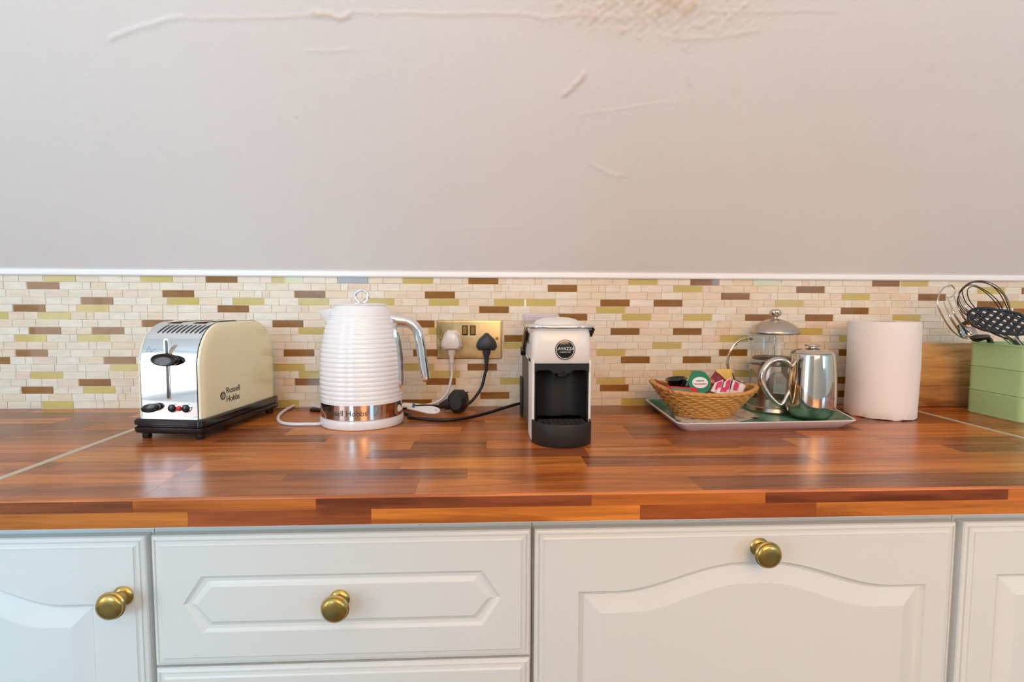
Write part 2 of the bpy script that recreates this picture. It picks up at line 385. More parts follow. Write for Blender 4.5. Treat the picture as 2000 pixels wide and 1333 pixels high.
def stamp(x, s, w, h, st, sharp=2.0):
    R_ = w*2.6
    for j in range(max(0, int((s-R_)/ds)), min(NSg, int((s+R_)/ds)+1)+1):
        for i in range(max(0, int((x-R_-X0g)/dx)), min(NXg, int((x+R_-X0g)/dx)+1)+1):
            d2 = ((xs_[i]-x)**2+(ss[j]-s)**2)/(w*w); e = math.exp(-d2)
            if h*e > hg[j][i]: hg[j][i] = h*e
            if st*e > sg[j][i]: sg[j][i] = st*e
for pl, w, h, st in cracks:
    for (a, b_) in zip(pl, pl[1:]):
        L_ = math.hypot(b_[0]-a[0], b_[1]-a[1]); k = max(2, int(L_/(w*0.6)))
        for q in range(k):
            t = q/k; jj = rb.uniform(-0.3, 0.3)*w; stamp(a[0]+(b_[0]-a[0])*t, a[1]+(b_[1]-a[1])*t+jj, w*rb.uniform(0.7, 1.2), h*rb.uniform(0.6, 1), st)
for x, s, w, h in blobs: stamp(x, s, w, h, min(0.6, h*160))
cx_, cs_ = slope_hit(1270, 10)
for j in range(NSg+1):
    for i in range(NXg+1):
        d = ((xs_[i]-cx_)/0.20)**2 + ((ss[j]-cs_)/0.055)**2
        sg[j][i] = min(1, sg[j][i] + 0.30*math.exp(-d)); hg[j][i] += 0.0006*math.exp(-d)*sin(xs_[i]*310)*sin(ss[j]*410+2*xs_[i])
vs = []; st_ = []
for j in range(NSg+1):
    for i in range(NXg+1):
        p = S0 + SD*ss[j] + SN*hg[j][i]*0.85; vs.append((xs_[i], p.y, p.z)); st_.append(sg[j][i])
fs = [(j*(NXg+1)+i, j*(NXg+1)+i+1, (j+1)*(NXg+1)+i+1, (j+1)*(NXg+1)+i) for j in range(NSg) for i in range(NXg)]
k = len(vs)
def strip(x0, x1, pr):
    global vs, fs, st_
    k = len(vs)
    for (y, z) in pr: vs += [(x0, y, z), (x1, y, z)]; st_ += [0, 0]
    for i in range(len(pr)-1): fs.append((k+2*i, k+2*i+1, k+2*i+3, k+2*i+2))
top = S0 + SD*S1g; tend = S0 + SD*((ZC-S0.z)/SD.z)
strip(XL, XR_, prof); strip(XL, X0g, [(S0.y, S0.z), (top.y, top.z)]); strip(X1g, XR_, [(S0.y, S0.z), (top.y, top.z)])
strip(XL, XR_, [(top.y, top.z), (tend.y, ZC), (YB-0.1, ZC)])
me = bpy.data.meshes.new('ceiling'); me.from_pydata(vs, [], fs); me.materials.append(M_plaster)
a_ = me.attributes.new('stain', 'FLOAT', 'POINT'); a_.data.foreach_set('value', st_)
me.polygons.foreach_set('use_smooth', [True]*len(me.polygons))
bm = bmesh.new(); bm.from_mesh(me); bmesh.ops.remove_doubles(bm, verts=bm.verts, dist=1e-5); bm.to_mesh(me); bm.free()
me.set_sharp_from_angle(angle=rad(60))
ceil = bpy.data.objects.new('ceiling', me); COL.objects.link(ceil); ceil['kind'] = 'structure'
MB().box(XL-0.1, XR_+0.1, YB-0.2, 1.4, ZC+0.03, ZC+0.06).build('ceiling', M_wall, kind='structure')

# ---------------------------------------------------------------- tiled wall
wall = MB().box(XL, XR_, YW+0.0016, 1.4, 0, ZT+0.03).build('wall_back', M_grout, kind='structure')
ROW = 0.2952/18; TH = ROW-0.0008; GL = 0.0672
GT = [  # row, kind (B brown / G olive), left edge in the photograph
 (0,'G',84),(0,'G',275),(0,'B',402),(0,'G',531),(0,'B',659),(0,'G',787),(0,'B',915),(0,'G',1228),(0,'B',1349),(0,'G',1471),(0,'B',1704),(0,'G',1760),
 (1,'B',52),(1,'B',1070),(1,'G',1316),(1,'B',1556),(1,'G',1910),(1,'B',1996),
 (2,'B',317),(2,'B',575),(2,'B',830),(2,'B',1409),(2,'G',1645),(2,'B',1794),
 (3,'B',158),(3,'G',327),(3,'G',455),(3,'G',583),(3,'G',711),(3,'G',838),(3,'G',966),(3,'G',1028),(3,'B',1173),(3,'B',1277),(3,'G',1515),(3,'B',1909),(3,'G',1962),
 (4,'B',25),(4,'G',150),(4,'B',425),(4,'B',936),(4,'G',1165),(4,'B',1643),(4,'B',1980),
 (5,'G',-48),(5,'G',75),(5,'B',1090),(5,'G',1215),(5,'G',1335),(5,'B',1456),(5,'B',1573),(5,'G',1744),
 (6,'B',277),(6,'B',532),(6,'B',790),(6,'B',1750),
 (7,'B',56),(7,'B',180),(7,'G',583),(7,'G',837),(7,'B',1193),(7,'B',1315),(7,'G',1552),
 (8,'G',28),(8,'G',152),(8,'B',985),(8,'G',1407),(8,'G',1640),
 (9,'G',983),(9,'G',1275),(10,'B',30),(10,'B',554),(10,'B',807),(10,'G',1165),(10,'B',1405),(10,'B',1639),
 (11,'B',-44),(11,'B',203),(11,'B',1213),(11,'B',1334),
 (12,'G',216),(12,'G',535),(12,'G',789),(12,'B',913),(13,'G',60),(13,'G',584),(13,'G',840),(13,'G',1314),(13,'G',1435),
 (14,'B',154),(14,'B',576),(14,'B',832),(14,'G',977),(14,'G',1165),(14,'B',1637),
 (15,'B',41),(15,'G',163),(15,'B',1172),(16,'B',938),(16,'B',1637),(17,'G',81),(17,'G',524),(17,'B',785),(17,'G',1214)]
def tile_mesh(L, m, dz=0.0):
    c = 0.0004; b = MB(); h = TH/2
    lo = [[(-L/2+i, y, -h+i), (L/2-i, y, -h+i), (L/2-i, y, h-i), (-L/2+i, y, h-i)] for i, y in ((0, 0.004), (0, c), (c, 0))]
    b.loops(lo, cap0=True, cap1=True)
    o = b.build('tile', m, angle=25); me = o.data; bpy.data.objects.remove(o); return me
rt = random.Random(11)
glass_me = {'B': tile_mesh(GL, M_gbrown), 'G': tile_mesh(GL, M_ggreen)}
rows = {r: [] for r in range(18)}
for r, kd, px in GT:
    z = ZT - ROW*(r+0.5); 
    # row centre line in the picture: find X whose projection is px at this height
    lo_, hi_ = -3.0, 3.0
    for _ in range(40):
        mid = (lo_+hi_)/2; d = Vector((mid, YW, z))-CAM; x = 1000+FPX*d.dot(CR)/d.dot(_f)
        if x < px: lo_ = mid
        else: hi_ = mid
    rows[r].append((lo_-0.0006, lo_+GL+0.0006, kd))
    o = bpy.data.objects.new('glass_tile', glass_me[kd]); COL.objects.link(o); o.parent = wall
    o.location = (lo_+GL/2, YW+0.0006+rt.uniform(0, 0.0002), z); o.rotation_euler = (rt.gauss(0, 0.008), 0, rt.gauss(0, 0.006))
for r in range(18):                    # the same pattern goes on beyond both ends of the picture
    for xa_, xb_ in ((-2.0, -1.22), (1.42, 2.2)):
        x = xa_ + rt.uniform(0, 0.3)
        while x < xb_-GL and not (xa_ > 0 and x < 1.42):
            kd = rt.choice('BG'); rows[r].append((x-0.0006, x+GL+0.0006, kd))
            o = bpy.data.objects.new('glass_tile', glass_me[kd]); COL.objects.link(o); o.parent = wall; o.location = (x+GL/2, YW+0.0007, ZT-ROW*(r+0.5)); x += rt.uniform(0.28, 0.6)
LENS = [0.0165, 0.0325, 0.0325, 0.049, 0.049, 0.049]
cache = {}; stones = []
for r in range(18):
    occ = sorted(rows[r]); x = -1.30 + rt.uniform(0, 0.04); z = ZT - ROW*(r+0.5); k = 0
    ends = occ + [(2.3, 9, '')]
    x = -2.05
    for (a, b_, kd) in ends:
        gap = a - x
        while gap > 0.004:
            L_ = rt.choice(LENS)
            if gap < 0.056: L_ = gap
            elif gap - L_ < 0.012: L_ = gap/2
            stones.append((x+L_/2, z, L_-0.0007)); x += L_; gap = a - x
        x = b_
def show(s):
    d = Vector((s[0], YW, s[1]))-CAM; px = 1000+FPX*d.dot(CR)/d.dot(_f); py = 666.5-FPX*d.dot(CU)/d.dot(_f)
    vis = 0 < px < 2000 and not (270 < px < 540 and py > 640) and not (630 < px < 790 and py > 600) and not (1030 < px < 1155 and py > 640) and not (1440 < px < 1800 and py > 640) and not (px > 1800 and py > 668) and not (855 < px < 978 and 630 < py < 700)
    return (0 if vis else 1, -s[2])
order = sorted(range(len(stones)), key=lambda i: show(stones[i]))
single = set(order[:300]); rest = MB()
for i, (x, z, L_) in enumerate(stones):
    t = rt.choices(range(5), [5, 4, 4, 2, 1 if x < 0.3 else 3])[0]; y = YW - rt.uniform(0.0001, 0.0004)
    if i in single:
        key = (round(L_, 3), t)
        if key not in cache: cache[key] = tile_mesh(L_, STONE[t])
        o = bpy.data.objects.new('stone_tile', cache[key]); COL.objects.link(o); o.parent = wall; o.location = (x, y, z)
        o.rotation_euler = (rt.gauss(0, 0.003), 0, rt.gauss(0, 0.004))
    else:
        c = 0.0004; h_ = TH/2
        rest.loops([[(x-L_/2+q, yy, z-h_+q), (x+L_/2-q, yy, z-h_+q), (x+L_/2-q, yy, z+h_-q), (x-L_/2+q, yy, z+h_-q)] for q, yy in ((0, y+0.004), (0, y+c), (c, y))], mi=t)
ro = rest.build('stone_tiles', STONE, wall, kind='stuff')

# ---------------------------------------------------------------- worktops
XJL, XJR = -0.6480, 0.9675           # joint strips
TONES = [(198, 114, 54), (188, 104, 50), (204, 124, 62), (170, 92, 46), (148, 82, 44), (136, 76, 44), (208, 130, 66), (176, 98, 50)]
unit = MB().box(-0.5, 0.5, -0.5, 0.5, -0.5, 0.5).build('stave', M_worktop); UM = unit.data; bpy.data.objects.remove(unit)
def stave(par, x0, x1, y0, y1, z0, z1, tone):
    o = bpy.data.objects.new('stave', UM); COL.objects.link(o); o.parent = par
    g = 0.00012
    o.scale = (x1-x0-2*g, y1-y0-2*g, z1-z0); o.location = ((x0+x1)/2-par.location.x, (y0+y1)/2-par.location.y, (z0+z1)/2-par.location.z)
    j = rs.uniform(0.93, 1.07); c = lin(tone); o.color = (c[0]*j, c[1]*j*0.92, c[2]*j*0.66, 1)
rs = random.Random(5)
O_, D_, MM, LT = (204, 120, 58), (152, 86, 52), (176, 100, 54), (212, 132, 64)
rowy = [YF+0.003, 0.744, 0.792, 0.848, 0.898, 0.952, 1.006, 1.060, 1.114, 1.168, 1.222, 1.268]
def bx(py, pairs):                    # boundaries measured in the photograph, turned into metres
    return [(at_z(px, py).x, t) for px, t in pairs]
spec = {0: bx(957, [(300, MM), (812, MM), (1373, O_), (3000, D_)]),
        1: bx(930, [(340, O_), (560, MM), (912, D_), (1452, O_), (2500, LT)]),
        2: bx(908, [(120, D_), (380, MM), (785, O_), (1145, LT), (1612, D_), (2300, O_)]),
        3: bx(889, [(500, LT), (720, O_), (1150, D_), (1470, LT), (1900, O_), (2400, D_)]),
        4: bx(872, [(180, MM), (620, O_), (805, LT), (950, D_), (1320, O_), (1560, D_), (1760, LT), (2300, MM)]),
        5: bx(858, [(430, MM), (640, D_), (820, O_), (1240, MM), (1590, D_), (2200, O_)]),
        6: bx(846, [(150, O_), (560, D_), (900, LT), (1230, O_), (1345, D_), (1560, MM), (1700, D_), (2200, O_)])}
def worktop(label, x0, x1, use):
    w = thing('worktop', label, 'worktop', ((x0+x1)/2, (YF+YW)/2, Z0-0.0369))
    b = MB(); b.box(x0-w.location.x, x1-w.location.x, YF+0.004-w.location.y, YW+0.001-w.location.y, 0.0006, 0.0330); b.build('core_board', M_core, w)
    b = MB(); b.box(x0-w.location.x, x1-w.location.x, YF+0.0006-w.location.y, YF+0.03-w.location.y, -0.0004, 0.0006); b.build('underside_edge_strip', M_wplastic, w, label='white backing edge under the worktop front')
    for r in range(11):
        x = x0
        sp = spec.get(r, []) if use else []
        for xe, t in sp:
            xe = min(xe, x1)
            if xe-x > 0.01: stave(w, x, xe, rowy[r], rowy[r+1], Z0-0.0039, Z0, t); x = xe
        while x < x1-1e-4:
            xe = min(x1, x+rs.uniform(0.18, 0.5))
            if x1-xe < 0.05: xe = x1
            stave(w, x, xe, rowy[r], rowy[r+1], Z0-0.0039, Z0, rs.choice(TONES)); x = xe
    if use: fs_ = {0: [(258, (150, 84, 52)), (617, O_), (1155, (156, 84, 50)), (1495, O_), (1968, (150, 80, 46)), (2600, O_)], 1: [(367, LT), (725, (174, 96, 56)), (1250, (226, 140, 64)), (1593, (172, 92, 46)), (2600, LT)]}
    for r, (za, zb, pyr) in enumerate(((Z0-0.0172, Z0-0.003, 985), (Z0-0.0365, Z0-0.0172, 1015))):
        x = x0
        if use:
            for px, t in fs_[r]:
                xe = min(x1, at_y(px, pyr, YF).x)
                if px == fs_[r][-1][0]: xe = x1
                if xe > x: stave(w, x, xe, YF, YF+0.005, za, zb, t); x = xe
        else:
            while x < x1-1e-4:
                xe = min(x1, x+rs.uniform(0.2, 0.4)); stave(w, x, xe, YF, YF+0.005, za, zb, rs.choice(TONES)); x = xe
    # rounded front lip
    r_ = 0.0031; L = []
    for X in (x0, x1):
        L.append([(X-w.location.x, YF+r_-r_*sin(a)-w.location.y, 0.0369-r_+r_*cos(a)) for a in [pi/2*i/6 for i in range(7)]] + [(X-w.location.x, YF+r_-w.location.y, 0.0369-r_-0.0004)])
    lip = MB().loops(L).build('front_lip', M_worktop, w); lip.color = lin((214, 124, 62)); return w
SWd = 0.0115
worktop('butcher-block laminate worktop left of the left joint strip, by the tiles', -1.75, XJL-SWd/2, False)
worktop('long central butcher-block worktop carrying the toaster, kettle, coffee machine and tray', XJL+SWd/2, XJR-SWd/2, True)
worktop('butcher-block worktop beyond the right joint strip, under the green utensil tin', XJR+SWd/2, 1.9, False)
for X, lb in ((XJL, 'flat metal joint strip in the worktop left of the toaster'), (XJR, 'flat metal joint strip in the worktop right of the kitchen roll')):
    b = MB(); b.box(-SWd/2, SWd/2, YF-YW, -0.002, -0.030, 0.0004)
    o = b.build('joint_strip', M_strip, loc=(X, YW, Z0), bevel=0.0003, bseg=1); tagit(o, lb, 'strip', 'worktop joint strips')

# ---------------------------------------------------------------- cabinets
YD = 0.703                            # front face of doors
def arch_outline(w, h, mxl, mxr, mt, mb, rise):
    # margins left, right, top (at the shoulders) and bottom; u runs along each side
    def f(side, u, d):
        xl, xr, zb = -w/2+mxl+d, w/2-mxr-d, -h+mb+d
        def ztop(v):
            q = min(max((min(v, 1-v)-0.10)/0.36, 0), 1); q = q*q*(3-2*q); return -mt + rise*q - d
        if side == 0: return (xl+(xr-xl)*u, ztop(u))
        if side == 1: return (xr, ztop(1)+(zb-ztop(1))*u)
        if side == 2: return (xr+(xl-xr)*u, zb)
        return (xl, zb+(ztop(0)-zb)*u)
    return f
def hex_outline(w, h, mx, mt, mb, tip):
    def f(side, u, d):
        xl, xr, zt, zb = -w/2+mx+d*1.2, w/2-mx-d*1.2, -mt-d, -h+mb+d; tp = tip-d*0.35; zm = (zt+zb)/2
        if side == 0: return (xl+tp+(xr-xl-2*tp)*u, zt)
        if side == 2: return (xr-tp+(xl-xr+2*tp)*u, zb)
        q = 1-abs(2*u-1); q = min(q, 0.93+0.07*q)
        if side == 1: return (xr-tp+tp*q, zt+(zb-zt)*u)
        return (xl+tp-tp*q, zb+(zt-zb)*u)
    return f
def front(name, parent, x0, x1, ztop, h, outline, m=M_cab, steps=None):
    w = x1-x0; N = 36; L = []
    def rect(d, y):
        l = []
        for s in range(4):
            for i in range(N):
                u = i/N; xl, xr, zt, zb = -w/2+d, w/2-d, -d, -h+d
                l.append([(xl+(xr-xl)*u, y, zt), (xr, y, zt+(zb-zt)*u), (xr+(xl-xr)*u, y, zb), (xl, y, zb+(zt-zb)*u)][s])
        return l
    def outl(d, y):
        l = []
        for s in range(4):
            for i in range(N):
                x, z = outline(s, i/N, d); l.append((x, y, z))
        return l
    L = [rect(0, 0.018), rect(0, 0.0062), rect(0.0014, 0.0042), rect(0.0045, 0.0030), rect(0.0048, 0.0046), rect(0.0062, 0.0046), rect(0.0068, 0.0026), rect(0.0105, 0.0022), rect(0.0125, 0.0012), rect(0.0128, 0.0)]
    for d, y in (steps or [(0, 0), (0.0015, 0.0030), (0.0040, 0.0062), (0.0072, 0.0074), (0.0078, 0.0066), (0.030, 0.0004), (0.0305, 0.0004)]): L.append(outl(d, y))
    return MB().loops(L).build(name, m, parent, angle=7, loc=((x0+x1)/2-parent.location.x, YD-parent.location.y, ztop-parent.location.z))
def cabinet(label, x0, x1):
    c = thing('base_cabinet', label, 'cabinet', ((x0+x1)/2, 1.0, 0))
    w = x1-x0; b = MB(); t = 0.018; y0 = YD+0.0185-1.0; y1 = YW-0.01-1.0; zt = Z0-0.0375
    b.box(-w/2, -w/2+t, y0, y1, 0.12, zt); b.box(w/2-t, w/2, y0, y1, 0.12, zt); b.box(-w/2+t, w/2-t, y0, y1, 0.12, 0.138); b.box(-w/2+t, w/2-t, y1-0.01, y1, 0.138, zt)
    b.box(-w/2+t, w/2-t, y0, y0+0.04, zt-0.05, zt); b.build('carcass', M_carc, c)
    MB().box(-w/2, w/2, y0+0.04, y0+0.058, 0, 0.12).build('plinth', M_cab, c)
    return c
def knob(parent, hx, hy_px, z, name='knob', ang=0):
    b = MB()
    b.lathe([(0.0, 0), (0.0122, 0), (0.0128, -0.0018), (0.0112, -0.0036), (0.0082, -0.0050), (0.0074, -0.010), (0.0080, -0.015), (0.0100, -0.0185), (0.0150, -0.0205), (0.0172, -0.0230), (0.0174, -0.0250),
             (0.0160, -0.0262), (0.0163, -0.0270), (0.0155, -0.0290), (0.0120, -0.0308), (0.0060, -0.0318), (0, -0.0320)], axis='y', seg=40, cap0=False, cap1=False)
    return b.build(name, M_brass, parent, angle=45, loc=(hx-parent.location.x, hy_px, z-parent.location.z))
TD = at_y(660, 1048, YD).z            # top of the doors
gL, gM, gR = at_y(287, 1100, YD).x, at_y(1041, 1100, YD).x, at_y(1876, 1100, YD).x
TD2 = at_y(1460, 1027, YD).z; TD = (TD+TD2)/2
HD = 0.72
# left unit
cL = cabinet('base cabinet at the left end with a single arched-panel door', gL-0.50, gL-0.0005)
d = front('door', cL, gL-0.498, gL-0.004, TD, HD, arch_outline(0.494, HD, 0.06, 0.062, 0.085, 0.06, 0.036))
def child_knob(door, cab, px, py):
    P = at_y(px, py, YD-0.027)
    k = knob(cab, 0, 0, 0); k.parent = door
    k.location = (P.x-(cab.location.x+door.location.x), 0.0006, P.z-(cab.location.z+door.location.z)); return k
child_knob(d, cL, 213, 1187)
cLL = cabinet('base cabinet beyond the left end of the picture with a single arched-panel door', gL-1.0, gL-0.5005)
d = front('door', cLL, gL-0.998, gL-0.5025, TD, HD, arch_outline(0.494, HD, 0.06, 0.062, 0.085, 0.06, 0.036))
k = knob(cLL, 0, 0, 0); k.parent = d; k.location = (0.20, 0.0006, -0.09)
cM = cabinet('drawer base cabinet below the kettle, with long octagonal-panel drawer fronts', gL+0.0005, gM-0.0005)
zdb = at_y(660, 1296, YD).z; hd = TD-zdb
ex = [at_y(348, 1175, YD).x, at_y(976, 1172, YD).x]; et = at_y(660, 1121, YD).z; eb = at_y(660, 1230, YD).z
wdr = gM-gL-0.006
hexo = hex_outline(wdr, hd, 0.0385, TD-et, eb-zdb, 0.024)
hs = [(0, 0), (0.0012, 0.0012), (0.004, 0.0030), (0.008, 0.0034), (0.011, 0.0022), (0.0135, 0.0004), (0.0145, 0.0)]
dr = front('drawer', cM, gL+0.003, gM-0.003, TD, hd, hexo, steps=hs)
child_knob(dr, cM, 653, 1193)
z2 = zdb-0.0035
for k in range(2):
    front('drawer', cM, gL+0.003, gM-0.003, z2-k*(0.28+0.0035), 0.28, hex_outline(wdr, 0.28, 0.0385, 0.10, 0.10, 0.024), steps=hs)
cR = cabinet('wide base cabinet below the coffee machine and tray, arched-panel door with centred knob', gM+0.0005, gR-0.0005)
xa, xb = at_y(1129, 1240, YD).x, at_y(1805, 1200, YD).x
d = front('door', cR, gM+0.0025, gR-0.005, TD, HD, arch_outline(gR-gM-0.0075, HD, xa-gM-0.0025, gR-0.005-xb, TD-at_y(1130, 1157, YD).z, 0.06, 0.036))
child_knob(d, cR, 1503, 1087)
cE = cabinet('base cabinet at the right end, its panelled door cut off by the frame', gR+0.0005, gR+0.60)
d = front('door', cE, gR+0.006, gR+0.597, TD, HD, arch_outline(0.591, HD, 0.047, 0.06, 0.072, 0.06, 0.036))

# ================================================================ double socket and plugs
YP = YW-0.0012
tl, br_ = at_y(853.5, 625.5, YP), at_y(980, 700.5, YP); sx, sz = (tl.x+br_.x)/2, (tl.z+br_.z)/2; sw, sh = (br_.x-tl.x)/2, (tl.z-br_.z)/2
sk = thing('double_socket', 'brass double wall socket with two rocker switches between kettle and coffee machine', 'socket', (sx, YP, sz))
L = []
for d, y in ((0, 0), (0, -0.0030), (0.0012, -0.0042), (0.004, -0.0046)): L.append([(x, y, z) for x, z in rrect(-sw+d, sw-d, -sh+d, sh-d, 0.002, 3)])
MB().loops(L).build('face_plate', M_plate, sk, angle=20)
for px in (908, 923.5):
    p = at_y(px, 645.5, YP); f = MB(); x = p.x-sx; z = p.z-sz
    f.box(x-0.0065, x+0.0065, -0.0052, -0.0040, z-0.0112, z+0.0112); fr = f.build('switch_surround', M_black, sk, bevel=0.0006, bseg=1)
    r = MB(); r.loops([[(x-0.0046, y, z-0.0090), (x+0.0046, y, z-0.0090)] + [(x+0.0046, y, z+0.0090), (x-0.0046, y, z+0.0090)] for y in (-0.0050,)] + [[(x-0.0044, -0.0062, z-0.0088), (x+0.0044, -0.0062, z-0.0088), (x+0.0044, -0.0082, z+0.0088), (x-0.0044, -0.0082, z+0.0088)]])
    r.build('rocker_switch', M_brass, sk, bevel=0.0005, bseg=1)
for px, py in ((970.5, 661), (861, 661)):
    p = at_y(px, py, YP)
    MB().lathe([(0, -0.0062), (0.0026, -0.0060), (0.0036, -0.0052), (0.0036, -0.0044)], axis='y', seg=20).build('plate_screw', M_brass, sk, loc=(p.x-sx, 0, p.z-sz))
def wall_plug(name, label, px, py, mt, white):
    p = at_y(px, py, 1.235); y0 = YP-0.0046; t = thing(name, label, 'plug', (p.x, y0, p.z))
    if white: out = [(-0.0235, -0.012), (-0.0215, 0.004), (-0.015, 0.019), (-0.009, 0.0245), (0.009, 0.0245), (0.015, 0.019), (0.0215, 0.004), (0.0235, -0.012), (0.018, -0.0205), (-0.018, -0.0205)]
    else: out = [(-0.0235, -0.008), (-0.0225, -0.001), (-0.0185, 0.008), (-0.008, 0.0185), (-0.003, 0.0235), (0.003, 0.0235), (0.008, 0.0185), (0.0185, 0.008), (0.0225, -0.001), (0.0235, -0.008), (0.018, -0.0155), (-0.018, -0.0155)]
    L = []
    for s, y in ((0.97, -0.001), (1.0, -0.003), (1.0, -0.017), (0.95, -0.022), (0.72, -0.030), (0.45, -0.0325)): L.append([(x*s, y, z*s) for x, z in out])
    MB().loops(L).build('plug_body', mt, t, angle=28)
    b = MB(); zb = -0.019 if white else -0.014
    b.tube([(0, -0.015, zb), (0, -0.015, zb-0.008), (0, -0.015, zb-0.018), (0, -0.015, zb-0.030)], [0.0095, 0.0085, 0.0052, 0.0042], 14)
    for k in range(3): b.tube([(0, -0.015, zb-0.0185-k*0.004), (0, -0.015, zb-0.0205-k*0.004)], 0.0056, 12)
    b.build('strain_relief', mt, t)
    if white:
        MB().lathe([(0, -0.0334), (0.0022, -0.0332), (0.0026, -0.031)], axis='y', seg=14).build('fuse_screw', M_wcable, t)
    return p, zb
pw, zw = wall_plug('mains_plug', 'white plug in the left outlet of the brass socket', 881.5, 668, M_wplastic, True)
pb, zk = wall_plug('mains_plug', 'charcoal plug in the right outlet of the brass socket', 950.5, 672, M_plugblue, False)

def cable(name, label, pts, r, m, cat='cable', k=10, group=None):
    o = MB().tube([Vector(p) for p in pts], r, 10, smooth=k).build(name, m, angle=60); return tagit(o, label, cat, group)
def g(px, py, y, zmin=0.0032):
    p = at_y(px, py, y); return (p.x, p.y, max(p.z, Z0+zmin))
def fl(px, py, z=0.0032):
    p = at_z(px, py, Z0+z); return (p.x, p.y, p.z)
wy = YP-0.0046-0.015
cable('power_cable', 'white cable from the white wall plug down to the kettle', [(pw.x, wy, pw.z+zw-0.026), (pw.x, wy-0.001, pw.z+zw-0.045), g(882, 737, 1.243), g(873, 768, 1.238), g(855, 785, 1.235), g(830, 792, 1.228), g(806, 790, 1.224), g(770, 789, 1.226), g(735, 791, 1.228)], 0.0030, M_wcable)
cable('power_cable', 'black cable hanging from the charcoal wall plug to the worktop behind the loose plug', [(pb.x, wy, pb.z+zk-0.026), (pb.x, wy-0.001, pb.z+zk-0.045), g(948, 728, 1.243), g(940, 758, 1.238), g(922, 783, 1.228), g(905, 794, 1.222), g(884, 797, 1.219), g(868, 798, 1.217)], 0.0033, M_rubber)
cable('power_cable', 'black cable lying along the worktop from the coffee machine to behind the kettle', [(0.094, 1.19, Z0+0.016), g(1015, 789, 1.182), g(985, 797, 1.172), g(950, 808, 1.155), fl(910, 817), fl(870, 821), fl(830, 819), fl(800, 816), (-0.155, 1.165, Z0+0.0033), (-0.20, 1.199, Z0+0.0033), (-0.30, 1.202, Z0+0.0033), (-0.375, 1.222, Z0+0.0033)], 0.0033, M_rubber)
cable('power_cable', 'white kettle cable looping out to the left between toaster and kettle', [(-0.262, 1.170, Z0+0.0034), (-0.290, 1.158, Z0+0.0034), fl(632, 827), fl(600, 829), fl(570, 829), fl(550, 826), fl(543, 818), fl(549, 808), fl(566, 797), fl(590, 790), (-0.345, 1.240, Z0+0.0034), (-0.30, 1.244, Z0+0.0034)], 0.0032, M_wcable)
# loose black plug lying on its side
lp = thing('loose_plug', 'loose black three-pin plug lying on the worktop below the brass socket', 'plug', at_z(893, 812, Z0+0.0)); lp.location.y = 1.196; lp.location.z = Z0
c0 = at_y(893, 788, 1.196); lp.location.x = c0.x
out = [(-0.019, -0.010), (-0.019, 0.012), (-0.008, 0.0245), (0.010, 0.0245), (0.021, 0.014), (0.023, -0.006), (0.014, -0.0215), (-0.006, -0.0245)]
L = [[(x*s, y, z*s+0.0245) for x, z in out] for s, y in ((0.80, 0.018), (1, 0.013), (1, -0.006), (0.62, -0.017), (0.60, -0.0172))]
MB().loops(L).build('plug_body', M_blackm, lp, angle=20, rot=(0, 0, rad(-14)))
MB().tube([(-0.017, 0.002, 0.021), (-0.027, 0.002, 0.018), (-0.037, 0.003, 0.014)], [0.011, 0.0085, 0.006], 12).build('strain_relief', M_blackm, lp)
MB().box(0.021, 0.032, 0.004, 0.008, 0.030, 0.0325).build('pin', M_blackm, lp, rot=(0, rad(-14), 0), loc=(0, 0, 0.006))
cable('power_cable', 'thin black cable running left from the loose plug', [(c0.x-0.034, 1.199, Z0+0.014), g(850, 794, 1.204), g(830, 793, 1.208), g(805, 795, 1.214), (-0.20, 1.214, Z0+0.0035), (-0.28, 1.217, Z0+0.0035), (-0.34, 1.232, Z0+0.0035)], 0.0030, M_rubber)
# folded white cord held by a blue-collared tie
fc = thing('folded_cord', 'folded end of white cord bound with a blue collar right of the kettle base', 'cable', (*at_z(822, 802).xy, Z0))
def lc(px, py, y, z=None):
    p = at_y(px, py, y); return Vector((p.x-fc.location.x, p.y-fc.location.y, p.z-Z0))
ya = 1.150
b = MB(); b.tube([lc(795, 797, ya), lc(815, 797, ya), lc(840, 796.5, ya), lc(852, 799, ya), lc(857, 803, ya-0.005), lc(850, 806, ya-0.010), lc(834, 805.5, ya-0.010), lc(816, 801, ya-0.006), lc(796, 797, ya-0.004)], 0.0034, 10, smooth=8)
b.tube([lc(814, 797, ya-0.004), lc(835, 800.5, ya-0.004), lc(850, 802, ya-0.005)], [0.0034, 0.0038, 0.0030], 10, smooth=6)
b.build('cord_loop', M_wcable, fc)
MB().tube([lc(775, 789, ya-0.012), lc(783, 792, ya-0.008), lc(795, 792.5, ya-0.004), lc(806, 793, ya-0.002)], [0.0035, 0.0050, 0.0048, 0.0048], 12, smooth=5).build('cord_tie', M_wplastic, fc)
MB().tube([lc(805.5, 793, ya-0.002), lc(810, 793.5, ya-0.002)], 0.0054, 14).build('collar', M_bluetie, fc, label='blue collar of the cord tie')

